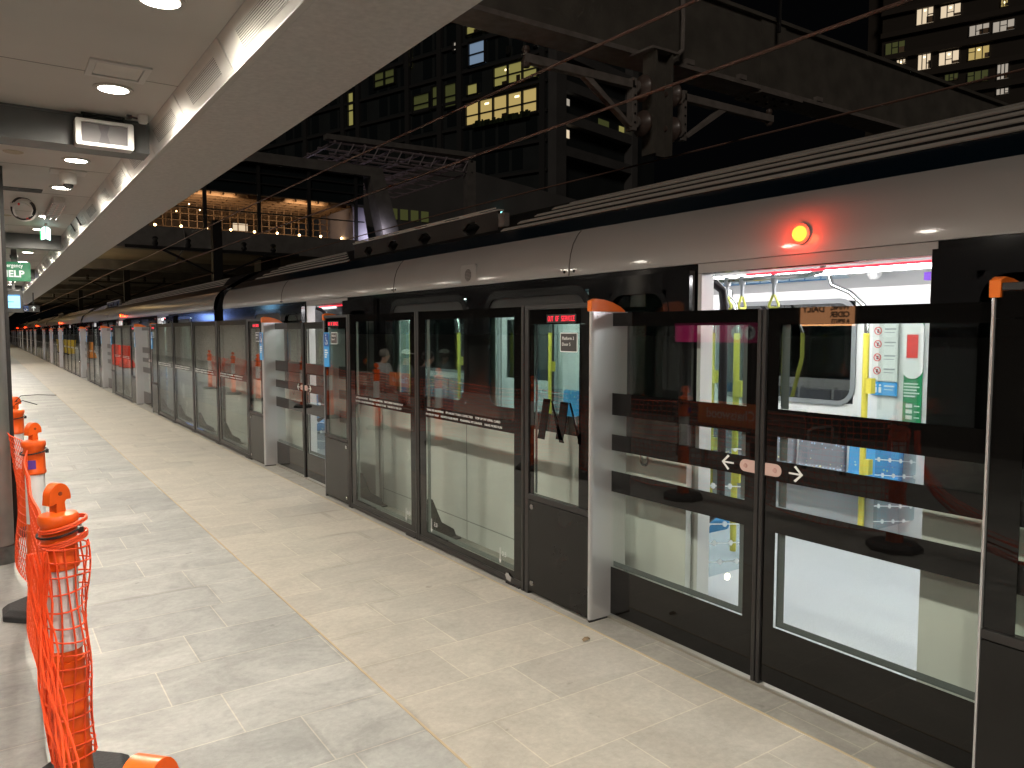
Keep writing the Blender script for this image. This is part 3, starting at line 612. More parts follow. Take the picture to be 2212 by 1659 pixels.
# openings in order of distance; the nearest one (index 0) is the wide gate at the right of the photo
OPEN = []
for n in range(NCAR):
    for k in (-1, 0, 1):
        c = C0 + PER * n + DS * k
        if c > 0: OPEN.append((c, n, k))
PA = PB = LA = LB = None; SCR = None; GAP = None
SL_B = ["TAKE ME SHOPPING    IT'S MORE THAN I EXPECTED    TOP UP MY OPAL CARD", "I'M ON MY WAY    HOW'S YOUR MUM?    PLANNING MY DINNER    HAVE MORE FUN"]
SL_A = ["LET'S CATCH A MOVIE    THE FEELING IS MUTUAL    THAT'S MORE THAN ENOUGH", "TAP ON & TAP OFF WITH MY OPAL    SO MUCH TO SEE    TAKE ME TO THE CITY"]
def place(proto, oc, c, label):
    o = copy_tree(proto); o.location.y = proto.location.y + (c - oc); o['label'] = label; return o
for i, (c, n, k) in enumerate(OPEN):
    o_ = ordn(i)
    if i == 0:
        make_pedestal(1, c, 'gate_pedestal', 'nearest white edged gate pedestal showing Platform 3 Door 5 and a large black zigzag letter', 'Door 5', emblem=True)
        make_pedestal(-1, c, 'gate_pedestal', 'dark gate pedestal cut off by the right edge of the photo', 'Door 5')
        LA = make_leaf(1, c, 'left leaf of the nearest gate, with arrow pointing left and pink finger pull')
        LB = make_leaf(-1, c, 'right leaf of the nearest gate, with arrow pointing right, at the photo edge')
    elif i == 1:
        PA = make_pedestal(1, c, 'gate_pedestal', 'second silver ended gate pedestal with orange cap and blue wheelchair sign', 'Door 4', wheel=True)
        PB = make_pedestal(-1, c, 'gate_pedestal', 'dark gate pedestal with blue wheelchair sign before the second gate', 'Door 4', wheel=True)
        place(LA, C0, c, 'left leaf of the second gate from the camera'); place(LB, C0, c, 'right leaf of the second gate from the camera')
    else:
        place(PA, OPEN[1][0], c, 'silver ended orange capped pedestal beyond the %s gate from the camera' % o_)
        place(PB, OPEN[1][0], c, 'pedestal on the near side of the %s gate from the camera' % o_)
        place(LA, C0, c, 'far leaf of the %s gate from the camera' % o_); place(LB, C0, c, 'near leaf of the %s gate from the camera' % o_)
    if i == 0:
        SCB = make_screen(c + 1.645, c + 3.08, 'fixed glass screen with white slogan strip next to the nearest pedestal', SL_B, scrib=((c + 1.92, 0.165, False), (c + 2.86, 0.165, True)))
        SCA = make_screen(c + 3.083, c + 4.425, 'fixed glass screen with slogan strip beside the dark pedestal with blue sign', SL_A, scrib=((c + 3.29, 0.165, False),))
    elif k < 1:
        place(SCB, C0, c, 'near fixed glass screen just beyond the %s gate' % o_); place(SCA, C0, c, 'farther fixed glass screen just beyond the %s gate' % o_)
    else:      # wide gap at the car ends: four screens
        y0 = c + 1.64; wd = (PER - 2 * DS - 2 * 1.64) / 4
        for q in range(4):
            if GAP is None or len(GAP) < 4:
                GAP = (GAP or []) + [(make_screen(y0 + q * wd + 0.001, y0 + (q + 1) * wd - 0.001, '%s of four tall glass screens in a row at the first car joint' % ['first', 'second', 'third', 'fourth'][q], SL_B if q % 2 else SL_A), c)]
            else:
                place(GAP[q][0], GAP[q][1], c, '%s of the four glass screens after the %s gate' % (['first', 'second', 'third', 'fourth'][q], o_))

place(SCB, C0, C0 - DS, 'fixed glass screen just out of the photo beyond its right edge'); place(SCA, C0, C0 - DS, 'fixed glass screen beside and behind the camera, out of the photo')
# marks of use
MB().add([(FX - 0.0015, 3.99 + a, 0.02 + b_) for a, b_ in ((0, 0.0), (0.045, 0.005), (0.06, 0.03), (0.05, 0.05), (0.035, 0.045), (0.03, 0.055), (0.012, 0.04), (-0.01, 0.03))], [tuple(range(8))]).build('chalky_scuff', mat('scuff_grey', (0.3, 0.29, 0.28), 0.8), SCB)
tag(MB().add([(2.53, 3.02, 0.003), (2.555, 3.01, 0.010), (2.585, 3.028, 0.003), (2.58, 3.04, 0.012), (2.552, 3.036, 0.018), (2.535, 3.038, 0.007)], [(0, 1, 4, 5), (1, 2, 3, 4)]).build('dry_leaf', mat('leaf_brown', (0.2, 0.14, 0.08), 0.8), None, (2.55, 3.03, 0)), 'small curled dry leaf on the paving by the nearest silver post', 'leaf')

# ------------------------------------------------------------------ the train
def wall(b, x0, x1, ya, yb, za, zb, holes):
    """slab of wall between ya..yb, za..zb with rectangular holes (y0,y1,z0,z1), all left to right"""
    cur = ya
    for (h0, h1, g0, g1) in sorted(holes):
        if h0 > cur: b.box(x0, x1, cur, h0, za, zb)
        if g0 > za: b.box(x0, x1, h0, h1, za, g0)
        if g1 < zb: b.box(x0, x1, h0, h1, g1, zb)
        cur = h1
    if cur < yb: b.box(x0, x1, cur, yb, za, zb)
CY0, CY1 = C0 - PER/2 + 0.30, C0 + PER/2 - 0.30
DOORS = [C0 - DS, C0, C0 + DS]
WZ0, WZ1 = 1.05, 1.90
WIN = []
for d in DOORS[:2]: WIN += [(d + 1.53, d + 2.72), (d + 3.03, d + 4.38)]
WIN += [(DOORS[2] + 1.55, DOORS[2] + 2.75), (DOORS[0] - 2.75, DOORS[0] - 1.55)]
FWIN = []
for d in DOORS[:2]: FWIN += [(d + 1.40, d + 2.82), (d + 3.25, d + 4.67)]
FWIN += [(DOORS[2] + 1.40, DOORS[2] + 2.82), (DOORS[0] - 2.82, DOORS[0] - 1.40)]
def make_car():
    t = thing('metro_carriage', (4.6, C0, -0.98), 'nearest metro carriage, doors open and brightly lit inside, with red beacon over its door', 'train carriage', 'carriages of the metro train')
    # upper body side, gloss black; lower side pale
    dh = [(d - 0.625, d + 0.625, -1, 1.94) for d in DOORS]
    b = MB(); wall(b, CX, CX + 0.03, CY0, CY1, 0.95, 1.992, [(a, c_, WZ0, WZ1) for a, c_ in WIN] + [(x[0], x[1], 0.95, 1.94) for x in dh])
    b.build('window_band', M_CARBLK, t)
    b = MB(); wall(b, CX + 0.001, CX + 0.03, CY0, CY1, -0.30, 0.949, [(x[0], x[1], -0.02, 0.949) for x in dh]); b.build('lower_side', M_CARLOW, t)
    b = MB(); wall(b, CX + 0.075, CX + 0.09, CY0, CY1, -0.02, 1.99, [(a, c_, WZ0, WZ1) for a, c_ in WIN] + [(x[0], x[1], -0.02, 1.94) for x in dh]); b.build('inner_lining', M_INWHITE, t)
    ps = MB()
    for d in DOORS[:2]:
        for q in (1.46, 2.2, 3.03, 3.87, 4.61): ps.box(CX - 0.0008, CX + 0.001, d + q - 0.004, d + q + 0.004, -0.3, 0.949)
    for q in (1.46, 2.9): ps.box(CX - 0.0008, CX + 0.001, DOORS[2] + q - 0.004, DOORS[2] + q + 0.004, -0.3, 0.949).box(CX - 0.0008, CX + 0.001, DOORS[0] - q - 0.004, DOORS[0] - q + 0.004, -0.3, 0.949)
    wall(ps, CX - 0.0009, CX + 0.001, CY0, CY1, 0.10, 0.108, [(d - 1.45, d + 1.45, 0, 1) for d in DOORS])
    ps.build('lower_seam', mat('seam_grey2', (0.25, 0.25, 0.24), 0.6), t)
    for d in DOORS:
        MB().box(CX - 0.004, CX + 0.10, d - 0.624, d + 0.624, 1.941, 1.991).build('door_header', M_CANT, t)
        for s in (-1, 1): MB().box(CX - 0.002, CX + 0.092, d + s*0.6255, d + s*0.600, 0.0, 1.94).build('door_jamb', M_INWHITE, t)
        MB().box(CX - 0.03, CX + 0.2, d - 0.6, d + 0.6, -0.03, 0.004).build('door_sill', mat('sill_metal', (0.35, 0.35, 0.34), 0.4, 0.6), t)
        MB().box(CX + 0.055, CX + 0.07, d - 0.6, d + 0.36, 1.915, 1.925).build('red_light_strip', E_REDSTRIP, t)
        for s in (-1, 1):
            y0, y1 = d + s*0.632, d + s*1.412; lo, hi = min(y0, y1), max(y0, y1)
            w0, w1 = (d + s*0.80, d + s*1.27); w0, w1 = min(w0, w1), max(w0, w1)
            b = MB(); wall(b, CX - 0.062, CX - 0.02, lo, hi, 0.95, 1.955, [(w0, w1, 1.02, 1.86)]); lf = b.build('door_leaf', M_CARBLK, t)
            MB().box(CX - 0.061, CX - 0.02, lo, hi, 0.01, 0.949).build('leaf_skirt', M_CARLOW, lf)
            MB().ring(rrect(w0 - 0.02, w1 + 0.02, 1.0, 1.88, 0.13), rrect(w0 + 0.015, w1 - 0.015, 1.035, 1.845, 0.10), 'x', CX - 0.066, CX - 0.0625).build('window_gasket', M_CARBLK, lf)
            MB().box(CX - 0.045, CX - 0.037, w0, w1, 1.02, 1.86).build('leaf_glass', M_TGLASS, lf)
            MB().ring(rrect(d + s*0.95 - 0.035, d + s*0.95 + 0.035, 0.86, 1.0, 0.033), rrect(d + s*0.95 - 0.022, d + s*0.95 + 0.022, 0.876, 0.985, 0.02), 'x', CX - 0.068, CX - 0.061).build('pull_recess', M_CHROME, lf)
    for (a, c_) in WIN:
        fr = MB().ring(rrect(a - 0.03, c_ + 0.03, WZ0 - 0.03, WZ1 + 0.03, 0.16), rrect(a + 0.025, c_ - 0.025, WZ0 + 0.025, WZ1 - 0.025, 0.11), 'x', CX - 0.008, CX - 0.0005).build('window_frame', mat('window_rubber', (0.012, 0.012, 0.013), 0.2, spec=0.4, coat=0.4), t, smooth=True)
        MB().box(CX + 0.01, CX + 0.018, a, c_, WZ0, WZ1).build('window_glass', M_TGLASS, fr)
        MB().box(CX + 0.004, CX + 0.009, a + 0.02, c_ - 0.02, WZ1 - 0.12, WZ1 - 0.02).build('hopper_bar', M_MULL, fr)
    prof = [(CX - 0.006, 1.994), (CX - 0.004, 2.06), (CX + 0.006, 2.13), (CX + 0.028, 2.2), (CX + 0.065, 2.26), (CX + 0.1, 2.298)]
    MB().sheet(prof, 'y', CY0, CY1).build('cantrail_panel', M_CANT, t, smooth=True)
    for yy in (C0 + 4.32, C0 + 7.62, C0 + 1.72, C0 - 1.75, C0 - 4.3, C0 - 7.6): MB().tube([(p[0] - 0.0015, yy, p[1]) for p in prof], 0.004, 5).build('panel_seam', mat('seam_dark', (0.12, 0.11, 0.10), 0.6), t)
    bo = MB()
    for yy in (C0 + 4.32, C0 + 7.62, C0 + 1.72): 
        for dy in (-0.035, 0.035): bo.lathe([(0.009, -0.006), (0.011, 0.001)], (CX - 0.005, yy + dy * (1 if yy > C0 + 2 else -1.4), 2.022), 10, 'x')
    bo.build('panel_bolt', M_DARK, t)
    sp = MB().prism(rrect(C0 + 2.87, C0 + 3.10, 2.0, 2.16, 0.03), 'x', CX - 0.008, CX + 0.02).build('speaker_panel', M_CANT, t, bevel=0.003)
    MB().prism([(C0 + 2.985 + 0.048*math.cos(a), 2.075 + 0.048*math.sin(a)) for a in [2*math.pi*i/20 for i in range(20)]], 'x', CX - 0.010, CX - 0.007).build('speaker_grille', perforated('grille_holes', (0.32, 0.30, 0.28), (0.011, 0.011), 0.34, (1, 2)), sp)
    MB().lathe([(0.048, 0.0), (0.048, -0.01), (0.037, -0.012)], (CX - 0.004, C0, 2.085), 24, 'x').build('beacon_ring', M_CANT, t)
    MB().lathe([(0.036, -0.008), (0.036, -0.018), (0.031, -0.029), (0.018, -0.036), (0.002, -0.038)], (CX - 0.004, C0, 2.085), 20, 'x').build('beacon_lens', E_BEACON, t, smooth=True)
    pl_ = bpy.data.lights.new('lamp', 'POINT'); pl_.energy = 1.3; pl_.color = (1.0, 0.045, 0.01); pl_.shadow_soft_size = 0.03
    po_ = bpy.data.objects.new('lamp', pl_); COL.objects.link(po_); po_.parent = t; po_.location = (CX - 0.085 - 4.6, 0, 2.085 + 0.98)
    # roof
    MB().sheet([(CX + 0.1, 2.298), (CX + 0.16, 2.338), (CX + 0.30, 2.43)], 'y', CY0, CY1).build('roof_cove', M_TEAL, t)
    rp = [(CX + 0.30, 2.43), (CX + 0.45, 2.527), (CX + 0.60, 2.612), (CX + 0.75, 2.668), (CX + 0.95, 2.705), (4.6, 2.73), (6.05 - 0.95, 2.70), (6.05 - 0.3, 2.43), (6.05, 2.0)]
    MB().sheet(rp, 'y', CY0 + 0.05, CY1 - 0.05).build('roof', M_ROOF, t, smooth=True)
    def rpt(f):
        k = f * 4; i = min(int(k), 3); u = k - i; return (rp[i][0] + (rp[i+1][0] - rp[i][0]) * u, rp[i][1] + (rp[i+1][1] - rp[i][1]) * u)
    R_ = MB()
    for (a, c_) in ((C0 - 9.9, C0 + 3.0), (C0 + 6.2, C0 + 9.85)):
        for q in range(5):
            p = rpt(0.02 + q * 0.135); p2 = rpt(0.02 + q * 0.135 + 0.056)
            nrm = Vector((-(p2[1] - p[1]), 0, p2[0] - p[0])).normalized() * 0.007
            R_.prism([p, (p[0] + nrm.x, p[1] + nrm.z), (p2[0] + nrm.x, p2[1] + nrm.z), p2], 'y', a + 0.22 * q, c_ - 0.12 * q)
    R_.build('roof_rib', M_RIB, t)
    # equipment screen on the roof edge with rounded openings
    y0, y1 = C0 + 3.12, C0 + 6.1; z0, z1 = 2.41, 2.625; X0 = CX + 0.36
    hs = [(y0 + 0.28, y0 + 0.56), (y0 + 1.15, y0 + 1.41), (y0 + 1.85, y0 + 2.09), (y0 + 2.48, y0 + 2.7)]
    b = MB(); wall(b, X0, X0 + 0.03, y0, y1, z0, z1, [(a, c_, z0 + 0.06, z1 - 0.05) for a, c_ in hs]); rb = None
    for a, c_ in hs:
        zz0, zz1 = z0 + 0.06, z1 - 0.05; m_ = (c_ - a) * 0.3
        for (p, q, r_) in (((a, zz0), (a + m_, zz0), (a, zz0 + 0.05)), ((c_, zz0), (c_, zz0 + 0.05), (c_ - m_, zz0)), ((a, zz1), (a, zz1 - 0.05), (a + m_, zz1)), ((c_, zz1), (c_ - m_, zz1), (c_, zz1 - 0.05))):
            b.prism([p, q, r_], 'x', X0 + 0.001, X0 + 0.029)
    rb = b.build('roof_screen', M_ROOFBOX, t)
    MB().box(X0 + 0.2, 5.7, y0 + 0.02, y1 - 0.02, 2.45, 2.60).build('roof_equipment', mat('equip_black', (0.015, 0.015, 0.015), 0.6), t)
    b = MB().box(X0 - 0.006, X0 + 0.05, y0 - 0.02, y1 + 0.02, z1 + 0.001, z1 + 0.012)
    b.tube([(X0 + 0.015, y0 + 0.05, z1 + 0.03), (X0 + 0.015, y1, z1 + 0.03)], 0.006, 6)
    for q in range(5): b.box(X0 - 0.003, X0 + 0.04, y0 + 0.3 + q*0.6, y0 + 0.62 + q*0.6, z1 + 0.012, z1 + 0.02)
    b.build('screen_top_rail', M_RIB, t)
    MB().box(X0, X0 + 0.05, y0 - 0.1, y0 - 0.01, 2.49, 2.6).build('roof_lamp', M_GALV, t)
    # ends
    for yy, s in ((CY0, -1), (CY1, 1)):
        e = MB(); e.prism([(CX + 0.03, -0.3), (CX + 0.03, 1.99), (CX + 0.12, 2.29), (CX + 0.72, 2.6), (4.6, 2.66), (5.9, 2.45), (6.0, 1.9), (6.0, -0.3)], 'y', yy, yy + s * 0.02)
        e.build('end_wall', M_CARBLK, t)
    g_ = MB().box(CX + 0.16, 5.85, CY1 + 0.021, CY1 + 0.58, -0.2, 2.35).build('gangway_bellows', mat('bellows_black', (0.012, 0.012, 0.013), 0.7), t)
    # interior
    MB().box(CX + 0.2005, 5.89, CY0, CY1, -0.03, 0.002).build('floor', M_INFLOOR, t)
    b = MB(); wall(b, 5.9, 5.93, CY0, CY1, 0.0, 2.0, [(a, c_, 1.03, 1.89) for a, c_ in FWIN] + [(d - 0.64, d + 0.64, 0.0, 1.93) for d in DOORS]); b.build('far_wall', M_INWHITE, t)
    for (a, c_) in FWIN:
        fr = MB().ring(rrect(a - 0.02, c_ + 0.02, 1.01, 1.91, 0.16), rrect(a + 0.02, c_ - 0.02, 1.05, 1.87, 0.12), 'x', 5.885, 5.899).build('far_window_frame', mat('frame_grey', (0.2, 0.21, 0.22), 0.4), t, smooth=True)
        MB().box(5.91, 5.918, a, c_, 1.03, 1.89).build('far_window_glass', M_DKGLASS, fr)
    MB().box(5.975, 6.0, CY0, CY1, -0.3, 2.0).build('far_side_skin', M_CARBLK, t) if False else None
    for d in DOORS:
        for s in (-1, 1):
            lo, hi = sorted((d + s*0.006, d + s*0.638))
            b = MB(); wall(b, 5.94, 5.97, lo, hi, 0.0, 1.93, [(lo + 0.13, hi - 0.13, 1.0, 1.8)]); fd = b.build('far_door_leaf', M_INWHITE, t)
            MB().box(5.95, 5.958, lo + 0.13, hi - 0.13, 1.0, 1.8).build('far_door_glass', M_DKGLASS, fd)
            MB().box(5.885, 5.899, d + s*0.645, d + s*0.70, 0.55, 1.99).build('door_post_seal', M_INGREY, t)
            MB().tube([(5.88, d + s*0.70, 1.93), (5.83, d + s*0.70, 1.90), (5.82, d + s*0.70, 1.82), (5.82, d + s*0.70, 0.62), (5.87, d + s*0.70, 0.55)], 0.017, 8).build('grab_rail', M_BLKRAIL, t, smooth=True)
    cp = [(CX + 0.09, 1.985), (CX + 0.25, 2.04), (CX + 0.45, 2.13), (4.2, 2.16), (5.2, 2.16), (5.55, 2.14), (5.75, 2.06), (5.895, 1.99)]
    MB().sheet(cp, 'y', CY0, CY1).build('interior_ceiling', M_INWHITE, t, smooth=True)
    for yc_ in (C0 - 3.03, C0 + 3.03):
        pass
    for xx in (4.05, 5.15):
        hb = MB().box(xx - 0.11, xx + 0.11, CY0 + 0.3, CY1 - 0.3, 2.09, 2.155).build('light_housing', M_INWHITE, t, bevel=0.01)
        MB().box(xx - 0.045, xx + 0.045, CY0 + 0.35, CY1 - 0.35, 2.055, 2.0895).build('light_strip', E_STRIP, hb)
    # route map on the cove
    mp_ = MB().prism([(5.575, 2.122), (5.72, 2.064), (5.718, 2.060), (5.573, 2.118)], 'y', C0 + 1.35, C0 + 2.75).build('route_map', mat('map_pale', (0.55, 0.66, 0.74), 0.4), t)
    b = MB().prism([(5.70, 2.066), (5.714, 2.060), (5.713, 2.057), (5.699, 2.063)], 'y', C0 + 1.55, C0 + 2.75)
    for q in range(8):
        yy = C0 + 1.6 + q * 0.15; b.add([(5.70, yy, 2.062), (5.70, yy - 0.01, 2.062), (5.62, yy - 0.07, 2.096), (5.62, yy - 0.06, 2.096)], [(0, 1, 2, 3)])
    b.build('route_line', mat('map_blue', (0.05, 0.2, 0.42), 0.5), mp_)
    MB().lathe([(0.05, 0.0), (0.05, -0.025), (0.035, -0.05), (0.01, -0.06)], (5.6, C0 + 1.07, 2.085), 18).build('ceiling_camera', M_INWHITE, t, smooth=True)
    MB().box(4.95, 5.0, C0 + 0.12, C0 + 0.36, 1.96, 2.01).build('purple_display', E_PURPLE, t)
    # emergency panel and notices on the wall beside the far door
    q = C0 + 0.9
    pn = MB().box(5.870, 5.884, q - 0.075, q + 0.065, 0.93, 1.80).build('emergency_panel', M_GREEN, t)
    MB().prism(rrect(q - 0.085, q + 0.075, 1.27, 1.73, 0.078), 'x', 5.86, 5.8695).build('white_cover', M_INWHITE, pn)
    MB().box(5.855, 5.86, q - 0.045, q + 0.04, 1.43, 1.61).build('red_handle_box', M_RED, pn)
    b = MB()
    for r_ in range(5): b.box(5.868, 5.870, q + 0.06 - [0.11, 0.12, 0.10, 0.12, 0.09][r_], q + 0.06, 1.225 - 0.024*r_, 1.235 - 0.024*r_)
    for r_ in range(3): b.box(5.868, 5.870, q - 0.01, q + 0.04, 1.045 - 0.045*r_, 1.075 - 0.045*r_).box(5.868, 5.870, q - 0.065, q - 0.025, 1.055 - 0.045*r_, 1.064 - 0.045*r_)
    b.build('panel_writing', M_TXTW, pn)
    nb = MB().box(5.876, 5.884, q + 0.12, q + 0.33, 1.24, 1.80).build('notice_board', mat('notice_white', (0.66, 0.68, 0.66), 0.3), t)
    b = MB(); c2 = MB(); c3 = MB()
    for r_ in range(5):
        zz = 1.745 - 0.106 * r_
        n_ = 16; b.ring([(q + 0.285 + 0.032*math.cos(2*math.pi*i/n_), zz + 0.032*math.sin(2*math.pi*i/n_)) for i in range(n_)], [(q + 0.285 + 0.025*math.cos(2*math.pi*i/n_), zz + 0.025*math.sin(2*math.pi*i/n_)) for i in range(n_)], 'x', 5.872, 5.876)
        b.prism([(q + 0.305, zz + 0.022), (q + 0.309, zz + 0.018), (q + 0.265, zz - 0.022), (q + 0.261, zz - 0.018)], 'x', 5.872, 5.876)
        c2.box(5.874, 5.876, q + 0.14, q + 0.23, zz + 0.008, zz + 0.02).box(5.874, 5.876, q + 0.15, q + 0.23, zz - 0.016, zz - 0.010)
        c3.box(5.873, 5.8755, q + 0.278, q + 0.292, zz - 0.016, zz + 0.012)
    b.build('prohibition_ring', mat('ring_red', (0.62, 0.12, 0.12), 0.5), nb); c2.build('notice_writing', M_TXTG, nb); c3.build('notice_icon', M_TXTK, nb)
    cs = MB().box(5.876, 5.884, q + 0.12, q + 0.33, 1.125, 1.232).build('courtesy_sign', M_BLUE, t)
    b = MB()
    for dy in (0.255, 0.295): b.lathe([(0.009, -0.003), (0.009, 0)], (5.876, q + dy, 1.205), 10, 'x').box(5.873, 5.876, q + dy - 0.011, q + dy + 0.011, 1.145, 1.19)
    b.box(5.873, 5.876, q + 0.14, q + 0.22, 1.195, 1.207).box(5.873, 5.876, q + 0.15, q + 0.22, 1.17, 1.176)
    b.build('sign_figures', M_TXTW, cs)
    # poles
    for d in DOORS:
        for s, xx, yy in ((1, 5.5, 1.06), (-1, 5.5, 1.06), (1, 4.45, 1.42), (1, 5.5, 2.55)):
            po = MB().tube([(xx, d + s*yy, 1.62), (xx, d + s*yy, 0.03)], 0.023, 10).build('yellow_pole', M_YELLOW, t, smooth=True)
            MB().tube([(xx, d + s*yy, 1.621), (xx, d + s*yy, 1.74), (xx, d + s*(yy + 0.03), 1.83), (xx, d + s*(yy + 0.14), 1.93), (xx, d + s*(yy + 0.3), 2.0), (xx, d + s*(yy + 0.34), 2.12)], 0.018, 10).build('chrome_bend', M_CHROME, po, smooth=True)
            for zz in (1.22, 0.60): MB().box(xx - 0.03, xx + 0.03, d + s*yy - 0.065, d + s*yy - 0.021, zz - 0.055, zz + 0.06).build('card_reader', M_YELLOW, po)
        # black curved rail at the door edge
        MB().tube([(CX + 0.13, d + 0.69, 1.915), (CX + 0.19, d + 0.68, 1.90), (CX + 0.235, d + 0.66, 1.86), (CX + 0.24, d + 0.65, 1.78), (CX + 0.24, d + 0.65, 0.62), (CX + 0.13, d + 0.69, 0.55)], 0.024, 10).build('door_grab_rail', M_BLKRAIL, t, smooth=True)
        # glass draught screens printed with dots, and their sills
        for s in (-1, 1):
            sw = MB().box(CX + 0.12, CX + 0.62, d + s*0.80, d + s*0.808, 0.18, 0.93).build('printed_screen', M_PRINT, t)
            MB().box(CX + 0.12, CX + 0.62, d + s*0.80, d + s*0.808, 0.931, 1.75).build('screen_pane', M_TGLASS, sw)
            sw = MB().box(5.30, 5.86, d + s*0.84, d + s*0.846, 0.18, 0.93).build('printed_screen', M_PRINT, t)
            MB().box(5.30, 5.86, d + s*0.84, d + s*0.846, 0.931, 1.75).build('screen_pane', M_CLEAR, sw)
    # handrail with straps
    for d in DOORS[1:2]:
        pass
    MB().tube([(4.0, C0 + 0.42, 2.08), (4.0, C0 + 0.46, 1.98), (4.0, C0 + 0.55, 1.965), (4.0, C0 + 1.5, 1.965), (4.0, C0 + 2.6, 1.965)], 0.016, 8).build('ceiling_rail', M_CHROME, t, smooth=True)
    for dy in (0.78, 1.02, 1.14, 1.9, 2.4):
        st = MB().box(3.985, 4.015, C0 + dy - 0.014, C0 + dy + 0.014, 1.93, 1.985).box(3.993, 4.007, C0 + dy - 0.009, C0 + dy + 0.009, 1.855, 1.93).build('strap', M_INGREY, t)
        tw = 0.9 if dy != 1.02 else 0.1
        pts = [(4.0 + (1 - tw)*a, C0 + dy + tw*a, zz) for a, zz in ((0, 1.862), (0.012, 1.85), (0.04, 1.80), (0.042, 1.786), (0.03, 1.778), (-0.03, 1.778), (-0.042, 1.786), (-0.04, 1.80), (-0.012, 1.85))]
        MB().tube(pts, 0.008, 8, closed=True).build('strap_handle', M_LIME, st, smooth=True)
    # seats along both sides
    bays = [(d0 + 0.85, d1 - 0.85) for d0, d1 in ((DOORS[0], DOORS[1]), (DOORS[1], DOORS[2]), (DOORS[2], CY1 + 0.25), (CY0 - 0.25, DOORS[0]))]
    for (a, c_) in bays:
        n_ = int((c_ - a - 0.1) / 0.47)
        for q in range(n_):
            ya = a + 0.05 + q * 0.47; m_ = M_SEATBLUE if q in (0, n_ - 1) else M_SEATGREY
            for side in (0, 1):
                fx = (lambda x: 5.885 - x) if side == 0 else (lambda x: CX + 0.10 + x)
                prof = [(fx(0.06), 0.93), (fx(0.12), 0.93), (fx(0.15), 0.50), (fx(0.52), 0.47), (fx(0.54), 0.44), (fx(0.52), 0.40), (fx(0.10), 0.40)]
                se = MB().prism(prof, 'y', ya, ya + 0.43).build('seat', m_, t, bevel=0.015)
                if q == 0: MB().box(fx(0.05), fx(0.35), a + 0.1, c_ - 0.1, 0.02, 0.36).build('seat_plinth', M_INGREY, t)
                if q < n_ - 1: MB().box(fx(0.02), fx(0.10), ya + 0.432, ya + 0.468, 0.45, 0.95).build('seat_divider', M_INWHITE, se)
        MB().tube([(5.5, a + 1.5, 2.0), (5.5, a + 1.5, 1.9)], 0.018, 8).build('ceiling_stub', M_CHROME, t)
        # spread pole in the middle of the bay
        ym = (a + c_) / 2; b = MB(); b2 = MB()
        for dx, dy in ((0, 0), (0.16, 0.12), (-0.16, -0.12)):
            b2.tube([(4.6, ym, 2.12), (4.6 + dx, ym + dy, 1.62)], 0.018, 8)
            b.tube([(4.6 + dx, ym + dy, 1.619), (4.6 + dx, ym + dy, 1.35), (4.6 + dx*0.5, ym + dy*0.5, 0.9), (4.6, ym, 0.5), (4.6, ym, 0.02)], 0.022, 8)
        po = b.build('spread_pole', M_LIME, t, smooth=True); b2.build('pole_top', M_CHROME, po, smooth=True)
    for d in DOORS: MB().text('4', 0.06, (CX + 0.03, d + 0.5995, 1.66), (1, 0, 0), (0, 0, 1), (0, -1, 0)).build('door_number', M_TXTG, t)
    for s in (-1, 1): MB().lathe([(0.02, -0.004), (0.02, 0.006), (0.010, 0.010)], (CX + 0.25, C0 + s*0.6, 0.25), 14, 'y').build('step_lamp', E_STEPLAMP, t)
    return t
CAR = make_car()
SMALL = {'notice_board', 'courtesy_sign', 'emergency_panel', 'route_map', 'strap', 'ceiling_camera', 'purple_display', 'step_lamp', 'panel_bolt', 'door_number', 'panel_seam', 'ceiling_rail', 'grab_rail'}
ORD2 = ['', 'second', 'third', 'fourth', 'fifth', 'sixth']
for n in range(1, NCAR):
    if n == 1: kp = lambda o: o.name.split('.')[0] not in SMALL
    else: kp = lambda o: o.name.split('.')[0] not in SMALL | {'card_reader', 'chrome_bend', 'seat_divider', 'spread_pole', 'yellow_pole', 'door_grab_rail', 'printed_screen', 'pull_recess', 'seat_plinth', 'door_post_seal', 'hopper_bar', 'far_door_glass', 'ceiling_stub', 'pole_top', 'screen_pane', 'seat'}
    c = copy_tree(CAR, None, kp); c.location.y = C0 + PER * n
    c['label'] = '%s metro carriage from the camera, with its own red beacon on the cream side' % ORD2[n]

